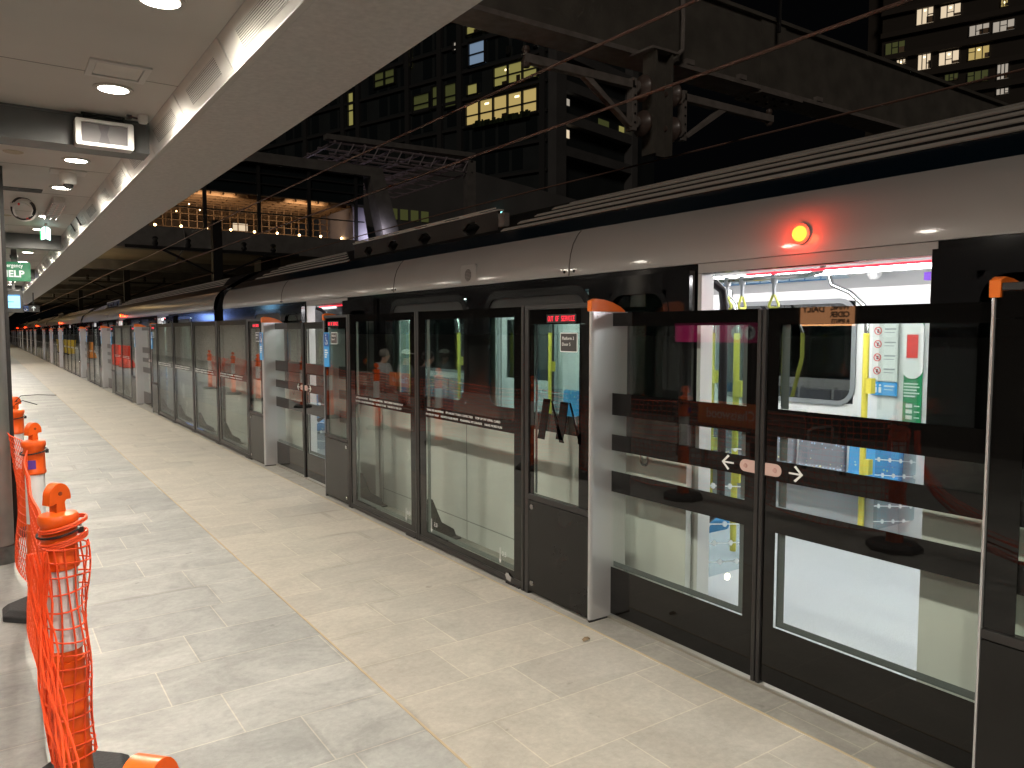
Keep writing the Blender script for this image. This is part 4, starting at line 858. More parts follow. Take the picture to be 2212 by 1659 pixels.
# ------------------------------------------------------------------ bollards and safety net
BY = [0.99, 3.03, 5.15, 7.3, 9.72, 11.8, 13.85, 16.13, 18.35, 20.5, 22.95]
BX = [0.13, 0.20, 0.20, 0.17, 0.11, 0.13, 0.15, 0.18, 0.21, 0.22, 0.24]
def make_bollard(x, y, label, lean=0.0, rot=0.0, band=(0.53, 0.813)):
    t = thing('bollard', (x, y, 0), label, 'bollard', 'orange bollards along the safety net')
    n = 8; oc = [(x + 0.20 * math.cos(math.radians(22.5 + 45*i)), y + 0.20 * math.sin(math.radians(22.5 + 45*i))) for i in range(n)]
    oc2 = [(x + 0.165 * math.cos(math.radians(22.5 + 45*i)), y + 0.165 * math.sin(math.radians(22.5 + 45*i))) for i in range(n)]
    b = MB(); b.add([(*p, 0.002) for p in oc] + [(*p, 0.035) for p in oc] + [(*p, 0.062) for p in oc2], [tuple(range(8))[::-1], tuple(range(16, 24))] + [(i, (i+1) % 8, 8 + (i+1) % 8, 8 + i) for i in range(8)] + [(8 + i, 8 + (i+1) % 8, 16 + (i+1) % 8, 16 + i) for i in range(8)])
    b.build('base', M_BASE, t, bevel=0.006)
    pr = [(0.060, 0.055), (0.058, 0.16), (0.061, 0.165), (0.061, 0.18), (0.057, 0.185), (0.056, 0.30), (0.059, 0.305), (0.059, 0.32), (0.0555, 0.325), (0.054, 0.47), (0.057, 0.475), (0.057, 0.49), (0.049, 0.492),
          (0.048, 0.815), (0.058, 0.818), (0.059, 0.832), (0.0555, 0.838), (0.0545, 0.965), (0.061, 0.975), (0.0625, 0.983), (0.0625, 0.995), (0.058, 1.005), (0.035, 1.010), (0.018, 1.013), (0.016, 1.02)]
    MB().lathe(pr, (x, y, 0), 24).build('body', M_ORANGE, t, smooth=True)
    MB().lathe([(0.0505, band[0]), (0.0495, band[1])], (x, y, 0), 24).build('reflective_band', M_BAND, t, smooth=True)
    # T shaped lifting handle; its hole is a solid plug in shadow colour
    cc, ss = math.cos(rot), math.sin(rot)
    prof = [(-0.017, 1.005), (0.017, 1.005), (0.014, 1.045), (0.020, 1.052), (0.036, 1.052)] + [(0.037*math.cos(a), 1.062 + 0.050*math.sin(a)) for a in [math.radians(12*i) for i in range(0, 16)]] + [(-0.040, 1.040), (-0.028, 1.040), (-0.014, 1.045)]
    b = MB(); n = len(prof); V = []
    for w_ in (-0.02, 0.02): V += [(x + p[0]*cc - w_*ss, y + p[0]*ss + w_*cc, p[1]) for p in prof]
    b.add(V, [tuple(range(n))[::-1], tuple(range(n, 2*n))] + [(i, (i+1) % n, n + (i+1) % n, n + i) for i in range(n)])
    h = b.build('handle', M_ORANGE, t, smooth=True, bevel=0.004)
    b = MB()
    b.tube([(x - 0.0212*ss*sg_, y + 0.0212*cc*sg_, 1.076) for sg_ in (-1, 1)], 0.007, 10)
    b.build('hole_plug', mat('hole_shadow', (0.22, 0.03, 0.004), 0.6), h)
    b = MB(); r_ = 0.0665
    b.tube([(x + r_*math.cos(a), y + r_*math.sin(a), 0.945 + 0.012*math.sin(a + 1)) for a in [2*math.pi*i/24 for i in range(24)]], 0.0045, 6, closed=True)
    b.box(x + 0.055, x + 0.072, y - 0.035, y - 0.02, 0.935, 0.955).build('cable_tie', M_TIE, t, smooth=True)
    t.rotation_euler = (0, lean, 0)
    return t
B0 = make_bollard(BX[1], BY[1], 'nearest upright orange bollard wrapped in orange safety net', lean=-0.02, rot=0.5)
names = {0: 'orange bollard whose handle just shows at the bottom edge of the photo', 2: 'second orange bollard with long pale band, beyond the net wrapped one', 3: 'third orange bollard half hidden behind the steel column, long cable ties sticking out'}
BP = {1: B0}
for i in range(len(BY)):
    if i == 1: continue
    c = copy_tree(B0); c.location = (BX[i], BY[i], 0); BP[i] = c
    random.seed(i); c.rotation_euler = (0, random.uniform(-0.015, 0.015), random.uniform(-0.5, 0.5))
    c['label'] = names.get(i, 'orange bollard %s along the net line, seen only as a reflection' % ['', '', '', '', 'fourth', 'fifth', 'sixth', 'seventh', 'eighth', 'ninth', 'tenth', 'eleventh'][i])
# the long tails of cable ties at the third bollard
b = MB().tube([(-0.02, -0.02, 1.05), (0.04, -0.03, 1.118), (0.15, -0.03, 1.122), (0.285, -0.02, 1.112)], 0.003, 5).tube([(0.0, -0.025, 1.05), (0.05, -0.03, 1.08), (0.15, -0.01, 1.04)], 0.003, 5)
o = b.build('cable_tie_tail', M_TIE, None, (0, 0, 0)); o.parent = BP[3]
BP[3].rotation_euler = (0, 0, 0)
# label on second bollard
b = MB().box(-0.045, 0.005, -0.0575, -0.053, 0.85, 0.90); o = b.build('sticker', mat('sticker_purple', (0.10, 0.03, 0.25), 0.5), None, (0, 0, 0)); o.parent = BP[2]; BP[2].rotation_euler = (0, 0, 0)

def net(p0, p1, h0, h1, sag, bunch, seed, label, z0=0.03):
    """one span of netting between two bollards; h0/h1 top heights at either end"""
    random.seed(seed); b = MB()
    Lx, Ly = p1[0] - p0[0], p1[1] - p0[1]; D_ = math.hypot(Lx, Ly); nx, ny = -Ly / D_, Lx / D_
    nu = max(8, int(D_ / 0.062)); nv = 17
    ph = [random.uniform(0, 6.28) for _ in range(4)]
    def P(u, v):
        top = h0 + (h1 - h0) * u - sag * 4 * u * (1 - u)
        lo = z0 + 0.05 * math.sin(3.1 * u * D_ + ph[0]) + 0.05
        z = lo + (top - lo) * v
        off = bunch * math.sin(math.pi * u) * (0.5 + 0.5 * math.sin(5 * v + 7 * u + ph[1])) + 0.018 * math.sin(11 * u + 4 * v + ph[2]) * math.sin(math.pi * u)
        uu = u + 0.012 * math.sin(9 * v + ph[3]) * math.sin(math.pi * u)
        return (p0[0] + Lx * uu + nx * off, p0[1] + Ly * uu + ny * off, z)
    for i in range(nv + 1):
        v = i / nv; b.tube([P(u / 24, v) for u in range(25)], 0.0026 if 0 < i < nv else 0.004, 4, cap=False)
    for j in range(nu + 1):
        u = j / nu; b.tube([P(u, k / 12) for k in range(13)], 0.0026, 4, cap=False)
    o = b.build('safety_net', M_NET, None, (p0[0] + Lx / 2, p0[1] + Ly / 2, 0))
    return tag(o, label, 'safety net', 'orange safety net strung between bollards')
for i in range(1, len(BY) - 1):
    lab = {1: 'orange plastic safety net hanging slack between the nearest two bollards', 2: 'orange safety net between second bollard and the one behind the column'}.get(i, 'reflected orange safety net between the %s and next bollard from the camera' % ['', '', '', 'third', 'fourth', 'fifth', 'sixth', 'seventh', 'eighth', 'ninth', 'tenth'][i])
    net((BX[i] - (0.06 if i != 2 else 0.03), BY[i] + 0.02), (BX[i+1] - (0.03 if i < 3 else 0.06), BY[i+1]), 0.95, 0.96, 0.05 if i > 2 else 0.035, 0.05 if i > 1 else 0.045, 10 + i, lab, 0.05)
# net wound round the nearest bollard, trailing off in a bundle
random.seed(21); b = MB(); bx, by = BX[1], BY[1]
def W(a, z):
    r_ = 0.070 + 0.006 * math.sin(3 * a + 9 * z) + 0.006 * math.sin(17 * z + a); return (bx - 0.008 + r_ * math.cos(a), by + r_ * math.sin(a), z)
zs = [0.14 + 0.054 * k for k in range(15)]
for z in zs: b.tube([W(2*math.pi*i/28, z + 0.008*math.sin(2*math.pi*i/28 + z*20)) for i in range(28)], 0.0033, 5, closed=True)
for j in range(13):
    a0 = 2*math.pi*j/13; b.tube([W(a0 + 0.14*math.sin(8*z + j), z) for z in [0.14 + 0.04*k for k in range(20)]], 0.003, 4)
for z in (0.905, 0.913, 0.921, 0.962, 0.97): b.tube([(bx - 0.006 + 0.072*math.cos(a), by + 0.072*math.sin(a), z + 0.018*math.cos(a)) for a in [2*math.pi*i/24 for i in range(24)]], 0.0042, 5, closed=True)
for j in range(13):     # slack strands gathered on the camera side
    r1, r2 = random.uniform(-0.06, 0.05), random.uniform(0, 1); pts = []
    tx, ty, tz = 0.165 + 0.02*random.random(), 1.55 + 0.25*random.random(), 0.05 + 0.22*random.random()
    for k in range(17):
        f = k / 16; z = 0.90 * (1 - f) + tz * f - 0.10 * math.sin(math.pi * f) * (0.4 + r2)
        x_ = (bx - 0.085 + r1*0.5) * (1 - f) + tx * f + 0.010 * math.sin(19*f + j*1.7) - 0.02*math.sin(math.pi*f)*r2
        y_ = (by - 0.075) * (1 - f)**0.55 + ty * (1 - (1 - f)**0.55) if False else (by - 0.085 - 0.02*r2) + (ty - by + 0.085) * f**2.6
        pts.append((x_, y_, z))
    b.tube(pts, 0.0032, 4)
o = b.build('safety_net', M_NET, None, (bx, by, 0)); tag(o, 'loose orange netting wound round the nearest bollard with strands trailing down', 'safety net', 'orange safety net strung between bollards')

# ------------------------------------------------------------------ things behind, met in the glass reflections
BXP = (1, 0, 0)
def bench(x, y0, n, label, namey=None):
    t = thing('bench', (x, y0 + n*0.3, 0), label, 'bench', 'metal benches on the platform')
    L_ = n * 0.6; s = MB()
    for k in range(7): s.box(x - 0.42 + k*0.062, x - 0.385 + k*0.062, y0, y0 + L_, 0.43, 0.45)
    s.build('seat', M_BENCHSLAT, t)
    s = MB()
    for k in range(6): s.box(x + 0.0 + k*0.006, x + 0.02 + k*0.006, y0, y0 + L_, 0.50 + k*0.055, 0.535 + k*0.055)
    s.build('backrest', M_BENCHSLAT, t)
    for k in range(n + 1):
        yy = y0 + k * 0.6
        MB().tube([(x - 0.42, yy, 0.45), (x - 0.42, yy, 0.64), (x - 0.36, yy, 0.66), (x - 0.08, yy, 0.66), (x + 0.01, yy, 0.63), (x, yy, 0.45)], 0.014, 6).build('armrest', M_BENCH, t, smooth=True)
    for yy in (y0 + 0.3, y0 + L_ - 0.3):
        MB().box(x - 0.22, x - 0.16, yy - 0.03, yy + 0.03, 0.0, 0.43).box(x - 0.4, x + 0.02, yy - 0.03, yy + 0.03, 0.39, 0.429).build('leg', M_BENCH, t)
    return t
bench(-1.0, 4.6, 3, 'near metal slatted bench behind the orange net, seen in the gate glass')
bench(-1.0, 12.2, 6, 'long metal bench with three people, seen reflected in the glass screens')
def nameboard(x, y, label):
    t = thing('station_name_board', (x, y, 0.62), label, 'name board', 'orange Chatswood name boards on bench backs')
    MB().box(x, x + 0.02, y - 0.42, y + 0.42, 0.60, 0.86).build('panel', M_NAMEOR, t)
    MB().text('Chatswood', 0.155, (x + 0.022, y - 0.37, 0.675), (0, 1, 0), (0, 0, 1), (1, 0, 0), bold=0.002, stretch=0.92).build('lettering', M_TXTW, t)
nameboard(-0.94, 5.55, 'orange Chatswood board on the near bench back'); nameboard(-0.94, 13.1, 'orange Chatswood board on the back of the long bench')
t = thing('wayfinding_sign', (-1.75, 6.3, 0), 'magenta wayfinding sign with white arrow in a circle, standing behind the near bench', 'sign')
MB().box(-1.76, -1.71, 5.75, 7.1, 1.50, 1.74).build('sign_face', M_MAGENTA, t)
b = MB(); n_ = 20; cyy, czz = 5.9, 1.62
b.prism([(cyy + 0.085*math.cos(2*math.pi*i/n_), czz + 0.085*math.sin(2*math.pi*i/n_)) for i in range(n_)], 'x', -1.709, -1.706); b.prism([(cyy + 0.2 + 0.085*math.cos(2*math.pi*i/n_), czz + 0.085*math.sin(2*math.pi*i/n_)) for i in range(n_)], 'x', -1.709, -1.706)
b.build('white_disc', E_HELPTXT, t)
MB().box(-1.705, -1.703, cyy - 0.009, cyy + 0.009, czz - 0.06, czz + 0.05).prism([(cyy, czz + 0.065), (cyy - 0.045, czz + 0.02), (cyy - 0.034, czz + 0.008), (cyy, czz + 0.042), (cyy + 0.034, czz + 0.008), (cyy + 0.045, czz + 0.02)], 'x', -1.705, -1.703).build('arrow', M_TXTK, t)
for yy in (5.8, 6.98): MB().box(-1.76, -1.71, yy, yy + 0.06, 0, 1.5).build('post', M_DARK, t)
t = thing('shop_poster', (-2.2, 5.25, 0), 'orange lit liquor shop poster on a stand, mirrored in the gate glass', 'poster')
MB().box(-2.25, -2.2, 4.9, 5.56, 1.70, 1.99).build('poster_panel', E_POSTER, t)
MB().text('DAILY', 0.105, (-2.198, 5.24, 1.86), (0, 1, 0), (0, 0, 1), (1, 0, 0), bold=0.004).text('WINE,', 0.085, (-2.198, 4.93, 1.885), (0, 1, 0), (0, 0, 1), (1, 0, 0), bold=0.004).text('CIDER', 0.085, (-2.198, 4.93, 1.80), (0, 1, 0), (0, 0, 1), (1, 0, 0), bold=0.004).text('& SPIRITS', 0.056, (-2.198, 4.93, 1.735), (0, 1, 0), (0, 0, 1), (1, 0, 0), bold=0.003).build('lettering', M_TXTK, t)
for yy in (4.95, 5.46): MB().box(-2.25, -2.2, yy, yy + 0.05, 0, 1.70).build('post', M_DARK, t)

t = thing('advert_screen', (-1.4, 33, 0), 'hanging blue lit advertising screen, mirrored on the cream side of the second carriage', 'screen')
MB().box(-1.52, -1.4, 31.4, 34.6, 2.05, 2.68).build('casing', M_DARK, t, bevel=0.02)
MB().box(-1.4, -1.392, 31.46, 34.54, 2.09, 2.64).build('display', E_ADBLUE, t)
MB().box(-1.48, -1.44, 32.9, 33.1, 2.68, CEIL).build('hanger', M_DARK, t)

t = thing('platform_wall', (-4.7, 40, 0), 'low pale wall along the far platform edge, only seen as reflections in the distant glass', 'wall')
for k in range(11): MB().box(-4.75, -4.65, 27 + 5*k, 31.98 + 5*k, 0, 2.3).build('wall_panel', mat('wall_pale', (0.5, 0.49, 0.46), 0.5, var=0.1), t)
MB().box(-4.78, -4.62, 27, 82, 2.301, 2.36).build('wall_coping', M_STEELTRIM, t)

# seated people on the long bench, backs to the gates
def skin(name, chain, m, parent, sub=2):
    """chain: dict key -> (pos, radius, parent key)"""
    keys = list(chain); idx = {k: i for i, k in enumerate(keys)}; o0 = ORG[parent.name]
    me = bpy.data.meshes.new(name); me.from_pydata([tuple(Vector(chain[k][0]) - Vector(o0)) for k in keys], [(idx[chain[k][2]], idx[k]) for k in keys if chain[k][2]], [])
    ob = bpy.data.objects.new(name, me); COL.objects.link(ob); ob.parent = parent; ORG[ob.name] = o0; me.materials.append(m)
    md = ob.modifiers.new('skin', 'SKIN'); md.use_smooth_shade = True
    for i, k in enumerate(keys):
        r_ = chain[k][1]; me.skin_vertices[0].data[i].radius = (r_, r_) if not isinstance(r_, tuple) else r_
        me.skin_vertices[0].data[i].use_root = (i == 0)
    sd = ob.modifiers.new('sub', 'SUBSURF'); sd.levels = sub; sd.render_levels = sub
    dg = bpy.context.evaluated_depsgraph_get(); nm = bpy.data.meshes.new_from_object(ob.evaluated_get(dg)); ob.modifiers.clear(); ob.data = nm
    for p in nm.polygons: p.use_smooth = True
    return ob
def person(x, y, label, jacket, hair, trousers, cap=None, tilt=0.0):
    t = thing('person', (x, y, 0), label, 'person', 'people seated on the long bench')
    f = lambda dx, dy, z: (x - dx, y + dy, z if z < 0.45 else 0.45 + (z - 0.45) * 0.88)          # facing -x
    body = {'pelvis': (f(0, 0, 0.55), 0.13, None), 'waist': (f(-0.02, 0, 0.72), 0.12, 'pelvis'), 'chest': (f(-0.01, 0, 0.92), 0.145, 'waist'), 'neckb': (f(0.0, 0, 1.06), 0.075, 'chest'), 'neck': (f(0.015, tilt*0.2, 1.12), 0.05, 'neckb'),
            'jaw': (f(0.05, tilt*0.4, 1.18), 0.068, 'neck'), 'skull': (f(0.04, tilt*0.5, 1.27), 0.088, 'jaw'), 'crown': (f(0.03, tilt*0.5, 1.34), 0.06, 'skull'), 'nose': (f(0.135, tilt*0.9, 1.235), 0.014, 'skull')}
    jk = {k: (body[k][0], body[k][1] + 0.02, body[k][2]) for k in ('pelvis', 'waist', 'chest', 'neckb')}
    tr = {'pelvis': (f(0.03, 0, 0.54), 0.135, None)}
    for s, n_ in ((-1, 'l'), (1, 'r')):
        arm = {'sh': (f(0.0, s*0.19, 1.01), 0.062, 'chest'), 'el': (f(0.08, s*0.24, 0.75), 0.046, 'sh'), 'wr': (f(0.27, s*0.12, 0.64), 0.032, 'el')}
        for k, v in arm.items():
            body[n_ + k] = (v[0], v[1], (n_ + v[2]) if v[2] != 'chest' else 'chest'); jk[n_ + k] = (v[0], v[1] + 0.014, (n_ + v[2]) if v[2] != 'chest' else 'chest')
        body[n_ + 'palm'] = (f(0.34, s*0.09, 0.62), 0.034, n_ + 'wr')
        for q in range(4): 
            body['%sf%d' % (n_, q)] = (f(0.39 + 0.01*(q in (1, 2)), s*(0.115 - 0.02*q), 0.61), 0.011, n_ + 'palm'); body['%sg%d' % (n_, q)] = (f(0.42 + 0.01*(q in (1, 2)), s*(0.11 - 0.02*q), 0.59), 0.009, '%sf%d' % (n_, q))
        body[n_ + 'th'] = (f(0.35, s*0.04, 0.635), 0.011, n_ + 'palm')
        leg = {'hip': (f(0.06, s*0.09, 0.53), 0.085, 'pelvis'), 'kn': (f(0.46, s*0.11, 0.50), 0.062, 'hip'), 'an': (f(0.44, s*0.11, 0.10), 0.042, 'kn'), 'toe': (f(0.60, s*0.12, 0.045), 0.035, 'an')}
        for k, v in leg.items(): body[n_ + k] = (v[0], v[1], (n_ + v[2]) if v[2] != 'pelvis' else 'pelvis')
        for k in ('hip', 'kn', 'an'): tr[n_ + k] = (leg[k][0], leg[k][1] + 0.014, (n_ + leg[k][2]) if leg[k][2] != 'pelvis' else 'pelvis')
    skin('body', body, mat('skin_tone', (0.42, 0.26, 0.19), 0.5), t)
    skin('jacket', jk, jacket, t); skin('trousers', tr, trousers, t)
    hp = body['skull'][0]
    MB().lathe([(0.05, -0.05), (0.092, -0.02), (0.10, 0.03), (0.088, 0.075), (0.05, 0.105), (0.005, 0.112)], (hp[0] + 0.018, hp[1], hp[2]), 18).build('hair', hair, t, smooth=True)
    if cap:
        MB().lathe([(0.104, 0.03), (0.102, 0.06), (0.085, 0.1), (0.045, 0.122), (0.005, 0.126)], (hp[0] + 0.01, hp[1], hp[2]), 18).box(hp[0] - 0.17, hp[0] - 0.07, hp[1] - 0.065, hp[1] + 0.065, hp[2] + 0.032, hp[2] + 0.044).build('cap', cap, t, smooth=True)
person(-1.18, 14.35, 'grey haired person in pale grey top sitting on the long bench', mat('cloth_pale_grey', (0.42, 0.44, 0.46), 0.8), mat('hair_grey', (0.12, 0.11, 0.10), 0.7), mat('cloth_dark', (0.03, 0.03, 0.035), 0.8))
person(-1.18, 13.35, 'person in white cap and grey jacket sitting on the long bench', mat('cloth_grey', (0.16, 0.18, 0.20), 0.8), mat('hair_dark', (0.02, 0.015, 0.012), 0.6), MATS['cloth_dark'], cap=M_TXTW, tilt=0.03)
person(-1.18, 12.5, 'dark haired person in black top sitting at the near end of the long bench', MATS['cloth_dark'], MATS['hair_dark'], mat('cloth_blue', (0.03, 0.05, 0.1), 0.8), tilt=-0.04)

def barrier(x, y, m, label):
    t = thing('water_barrier', (x, y, 0), label, 'barrier', 'plastic barriers far down the platform')
    MB().prism([(x - 0.22, 0.02), (x + 0.22, 0.02), (x + 0.2, 0.2), (x + 0.07, 0.45), (x + 0.06, 1.0), (x - 0.06, 1.0), (x - 0.07, 0.45), (x - 0.2, 0.2)], 'y', y - 0.95, y + 0.95).build('shell', m, t, bevel=0.02)
    for dy in (-0.9, 0.5): MB().box(x - 0.24, x + 0.24, y + dy, y + dy + 0.4, 0.0, 0.019).build('foot', M_BASE, t)
barrier(0.2, 39, M_REDBAR, 'nearest red plastic barrier in line after the bollards'); barrier(0.15, 42.5, M_REDBAR, 'middle red plastic barrier of the row'); barrier(0.1, 45.8, M_REDBAR, 'farthest red plastic barrier of the row'); barrier(0.1, 54.5, M_AMBER, 'amber plastic barrier between red barriers and yellow bins')
def wbin(x, y, label):
    t = thing('wheelie_bin', (x, y, 0), label, 'bin', 'yellow bins far down the platform')
    MB().prism([(x - 0.24, 0.1), (x + 0.24, 0.1), (x + 0.29, 1.0), (x - 0.29, 1.0)], 'y', y - 0.28, y + 0.28).build('bin_body', M_YBIN, t, bevel=0.02)
    MB().box(x - 0.31, x + 0.33, y - 0.3, y + 0.3, 1.001, 1.06).build('lid', M_YBIN, t, bevel=0.02)
    MB().lathe([(0.1, -0.03), (0.1, 0.03)], (x + 0.2, y, 0.1), 14, 'y').build('wheel', M_BASE, t)
wbin(0.6, 62, 'nearest yellow wheelie bin beyond the amber barrier'); wbin(0.6, 64.5, 'middle yellow wheelie bin of the three'); wbin(0.7, 69, 'farthest yellow wheelie bin of the three')

# ------------------------------------------------------------------ overhead line equipment
GY = 6.8
t = thing('portal_gantry', (7, GY, 4.9), 'heavy weathered steel gantry girder crossing above the train at top right', 'gantry')
MB().box(1.7, 26, GY + 0.052, GY + 0.38, 4.957, 5.85).box(1.7, 26, GY, GY + 0.43, 5.85, 5.90).build('web', M_GIRDER, t)
MB().box(1.7, 26, GY, GY + 0.43, 4.90, 4.955).build('bottom_flange', M_GALV, t)
MB().box(8.78, 9.3, GY + 0.03, GY + 0.05, 4.957, 5.848).build('cover_plate', M_GIRDER, t)
MB().box(8.75, 9.65, GY - 0.02, GY + 0.45, 4.865, 4.898).build('splice_plate', M_GALV, t)
for xx in (7.3, 8.3, 10.0): MB().box(xx, xx + 0.14, GY - 0.01, GY + 0.1, 4.957, 5.02).build('clamp_block', M_GALV, t)
for k in range(8): MB().lathe([(0.022, 0), (0.022, -0.02)], (8.85 + 0.1*k, GY + (0.1 if k % 2 else 0.3), 4.864), 8).build('plate_bolt', M_DARK, t)
MB().tube([(7.15, GY - 0.05, 5.9), (7.15, GY - 0.08, 5.45), (7.12, GY - 0.1, 5.05), (6.95, GY - 0.08, 4.9), (6.75, GY, 4.85)], 0.03, 8).build('conduit', M_GALV, t, smooth=True)
MB().tube([(8.95, GY - 0.12, 5.65), (8.95, GY - 0.14, 6.8)], 0.025, 6).build('aerial_rod', M_DARK, t)
MX, MY = 6.61, 6.6
t = thing('catenary_mast', (MX, MY, 4.8), 'hanging catenary drop post with four round insulators and two side arms', 'catenary post')
MB().box(MX - 0.14, MX - 0.115, MY - 0.11, MY + 0.11, 3.70, 4.87).box(MX + 0.115, MX + 0.14, MY - 0.11, MY + 0.11, 3.70, 4.87).box(MX - 0.115, MX + 0.115, MY - 0.01, MY + 0.01, 3.70, 4.87).build('drop_post', M_GIRDER, t)
MB().box(MX - 0.22, MX + 0.22, MY - 0.13, MY + 0.25, 4.872, 4.898).build('head_plate', M_GALV, t)
for s in (-1, 1):
    for zz in (4.43, 4.03):
        MB().lathe([(0.03, -0.14), (0.045, -0.10), (0.14, -0.05), (0.152, -0.03), (0.15, -0.015), (0.09, 0.0), (0.045, 0.02), (0.04, 0.12)], (MX + s*0.24, MY - 0.02, zz), 24, 'x').build('insulator', mat('insulator_brown', (0.12, 0.085, 0.07), 0.4, coat=0.2, var=0.2, vscale=12), t, smooth=True)
        MB().lathe([(0.07, -0.01), (0.07, 0.01)], (MX + s*0.36, MY - 0.02, zz), 12, 'x').build('insulator_cap', M_GALV, t)
    ax = MX + s*0.41; L_ = MX + s*(1.94 if s < 0 else 2.1)
    b = MB().box(ax - 0.035, ax + 0.035, MY - 0.05, MY + 0.05, 3.93, 4.52)
    b.box(min(ax, L_), max(ax, L_), MY - 0.05, MY - 0.04, 4.40, 4.49).box(min(ax, L_), max(ax, L_), MY - 0.04, MY + 0.04, 4.40, 4.408).box(min(ax, L_), max(ax, L_), MY - 0.04, MY + 0.04, 4.482, 4.49)
    b.prism([(ax, 3.97), (ax + s*0.07, 3.97), (ax + s*0.75, 4.395), (ax + s*0.62, 4.395)], 'y', MY - 0.05, MY + 0.03)
    b.build('side_arm', M_GALV, t, bevel=0.004)
    for k in range(5): MB().lathe([(0.012, -0.012), (0.012, 0.0)], (ax, MY - 0.05, 4.02 + 0.1*k), 6, 'y').build('arm_bolt', M_DARK, t)
    MB().lathe([(0.035, 0.0), (0.05, 0.03), (0.05, 0.07), (0.03, 0.1), (0.03, 0.14), (0.045, 0.17), (0.035, 0.21)], (L_ - s*0.04, MY - 0.0, 4.36), 12).build('tip_insulator', MATS['insulator_brown'], t, smooth=True)
WLAB = {('contact', 4.6): 'contact wire running above the near train roof', ('messenger', 4.6): 'upper support wire above the near train roof', ('contact', 8.4): 'contact wire above the far track', ('messenger', 8.4): 'upper support wire above the far track'}
for cx_ in (4.6, 8.4):
    for nm, zz in (('contact', 3.6), ('messenger', 4.2)):
        tag(MB().tube([(cx_, -4 + 4*k, zz - (0.03 * math.sin(k) if nm == 'messenger' else 0)) for k in range(35)], 0.013, 6).build('overhead_wire', M_WIRE, None, (cx_, 40, zz)), WLAB[(nm, cx_)], 'overhead wire', 'overhead line wires')
def far_frame(y, label):
    t = thing('catenary_gantry', (6.5, y, 5.3), label, 'catenary frame', 'catenary frames under the bridge deck')
    MB().box(6.35, 6.65, y - 0.15, y + 0.15, 3.2, 5.35).build('drop_post', M_DARK, t)
    MB().box(3.7, 9.3, y - 0.05, y + 0.05, 4.3, 4.4).prism([(6.5, 3.5), (6.6, 3.5), (4.9, 4.3), (4.7, 4.3)], 'y', y - 0.05, y + 0.05).prism([(6.5, 3.5), (6.6, 3.5), (8.3, 4.3), (8.1, 4.3)], 'y', y - 0.05, y + 0.05).build('cross_arm', M_DARK, t)
    for xx in (4.6, 5.6, 7.4, 8.4): MB().lathe([(0.06, 0), (0.1, 0.08), (0.06, 0.16), (0.1, 0.24), (0.05, 0.3)], (xx, y, 4.4), 10).build('insulator', M_DARK, t)
far_frame(27, 'nearest dark catenary frame hanging before the bridge'); far_frame(47, 'middle dark catenary frame under the bridge deck'); far_frame(72, 'farthest dark catenary frame under the bridge deck')

# ------------------------------------------------------------------ bridge deck and glazed concourse across the tracks
t = thing('bridge_deck', (20, 38, 0), 'long dark concrete bridge deck crossing the tracks below the glazed concourse', 'bridge')
MB().box(-8, 60, 38, 39.2, 5.45, 6.42).build('edge_girder', M_CONC, t)
MB().box(-8, 60, 39.21, 140, 5.5, 6.2).build('deck_slab', mat('brown_soffit', (0.26, 0.21, 0.14), 0.8, var=0.25, vscale=0.3), t)
b = MB()
for k in range(12): b.box(-8, 60, 46 + 8*k, 46.6 + 8*k, 5.0, 5.495)
b.build('deck_rib', M_CONC, t)
for xx in (11.8, 26): MB().box(xx, xx + 1, 40, 41.2, -1.2, 5.45).build('bridge_pier', M_CONC, t)
MB().tube([(7.7, 37.9, 6.3), (7.75, 37.85, 5.6), (7.3, 37.9, 4.9)], 0.04, 6).build('conduit', M_CONC, t)
t = thing('station_concourse', (9, 40, 6.4), 'glazed station concourse over the tracks with warm lit interior and dark roof', 'building')
MB().box(0, 17.6, 38.6, 60, 6.43, 6.5).build('concourse_floor', M_CONC, t)
MB().prism([(-2, 9.9), (17.2, 9.9), (17.9, 10.25), (17.9, 10.4), (-2, 10.4)], 'y', 38.3, 60).build('roof_frame', M_CONC, t)
MB().prism([(17.2, 9.9), (17.9, 10.25), (19.0, 6.45), (18.0, 6.45)], 'y', 38.3, 39.3).build('end_leg', M_CONC, t)
MB().box(-2, 16.3, 38.8, 59, 8.45, 8.6).build('interior_soffit', mat('bronze_soffit', (0.2, 0.14, 0.09), 0.6), t)
MB().box(-2, 16.9, 38.62, 38.66, 8.4, 9.88).build('upper_glazing', M_DKWIN, t)
MB().box(-2, 16.3, 50, 50.1, 6.5, 8.45).build('back_wall', mat('warm_wall', (0.34, 0.24, 0.16), 0.7, var=0.3, vscale=0.7), t)
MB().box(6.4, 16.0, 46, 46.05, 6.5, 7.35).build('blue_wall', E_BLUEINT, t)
for k in range(6): MB().box(7.0 + 1.75*k, 7.6 + 1.75*k, 45.9, 45.95, 6.75 + 0.1*(k % 3), 6.95 + 0.15*(k % 2)).build('lit_panel', E_SHOP, t)
MB().box(11.9, 12.7, 45.5, 45.6, 7.45, 7.85).build('lit_display', E_WIN[4], t)
m_ = MB()
for k in range(8): m_.box(-1.5 + 2.55*k, -1.33 + 2.55*k, 38.5, 38.62, 6.5, 9.88)
for zz in (7.45, 8.35, 8.9, 9.4): m_.box(-2, 16.9, 38.52, 38.6, zz, zz + 0.06)
m_.build('main_mullion', M_MULL, t)
m_ = MB()
for k in range(45): m_.box(-1.5 + 0.41*k, -1.455 + 0.41*k, 42.0, 42.05, 6.5, 8.45)
for zz in (6.95, 7.3, 7.65, 7.95, 8.2): m_.box(-2, 16.3, 42.0, 42.03, zz, zz + 0.03)
m_.build('inner_lattice', M_BRONZE, t)
m_ = MB()
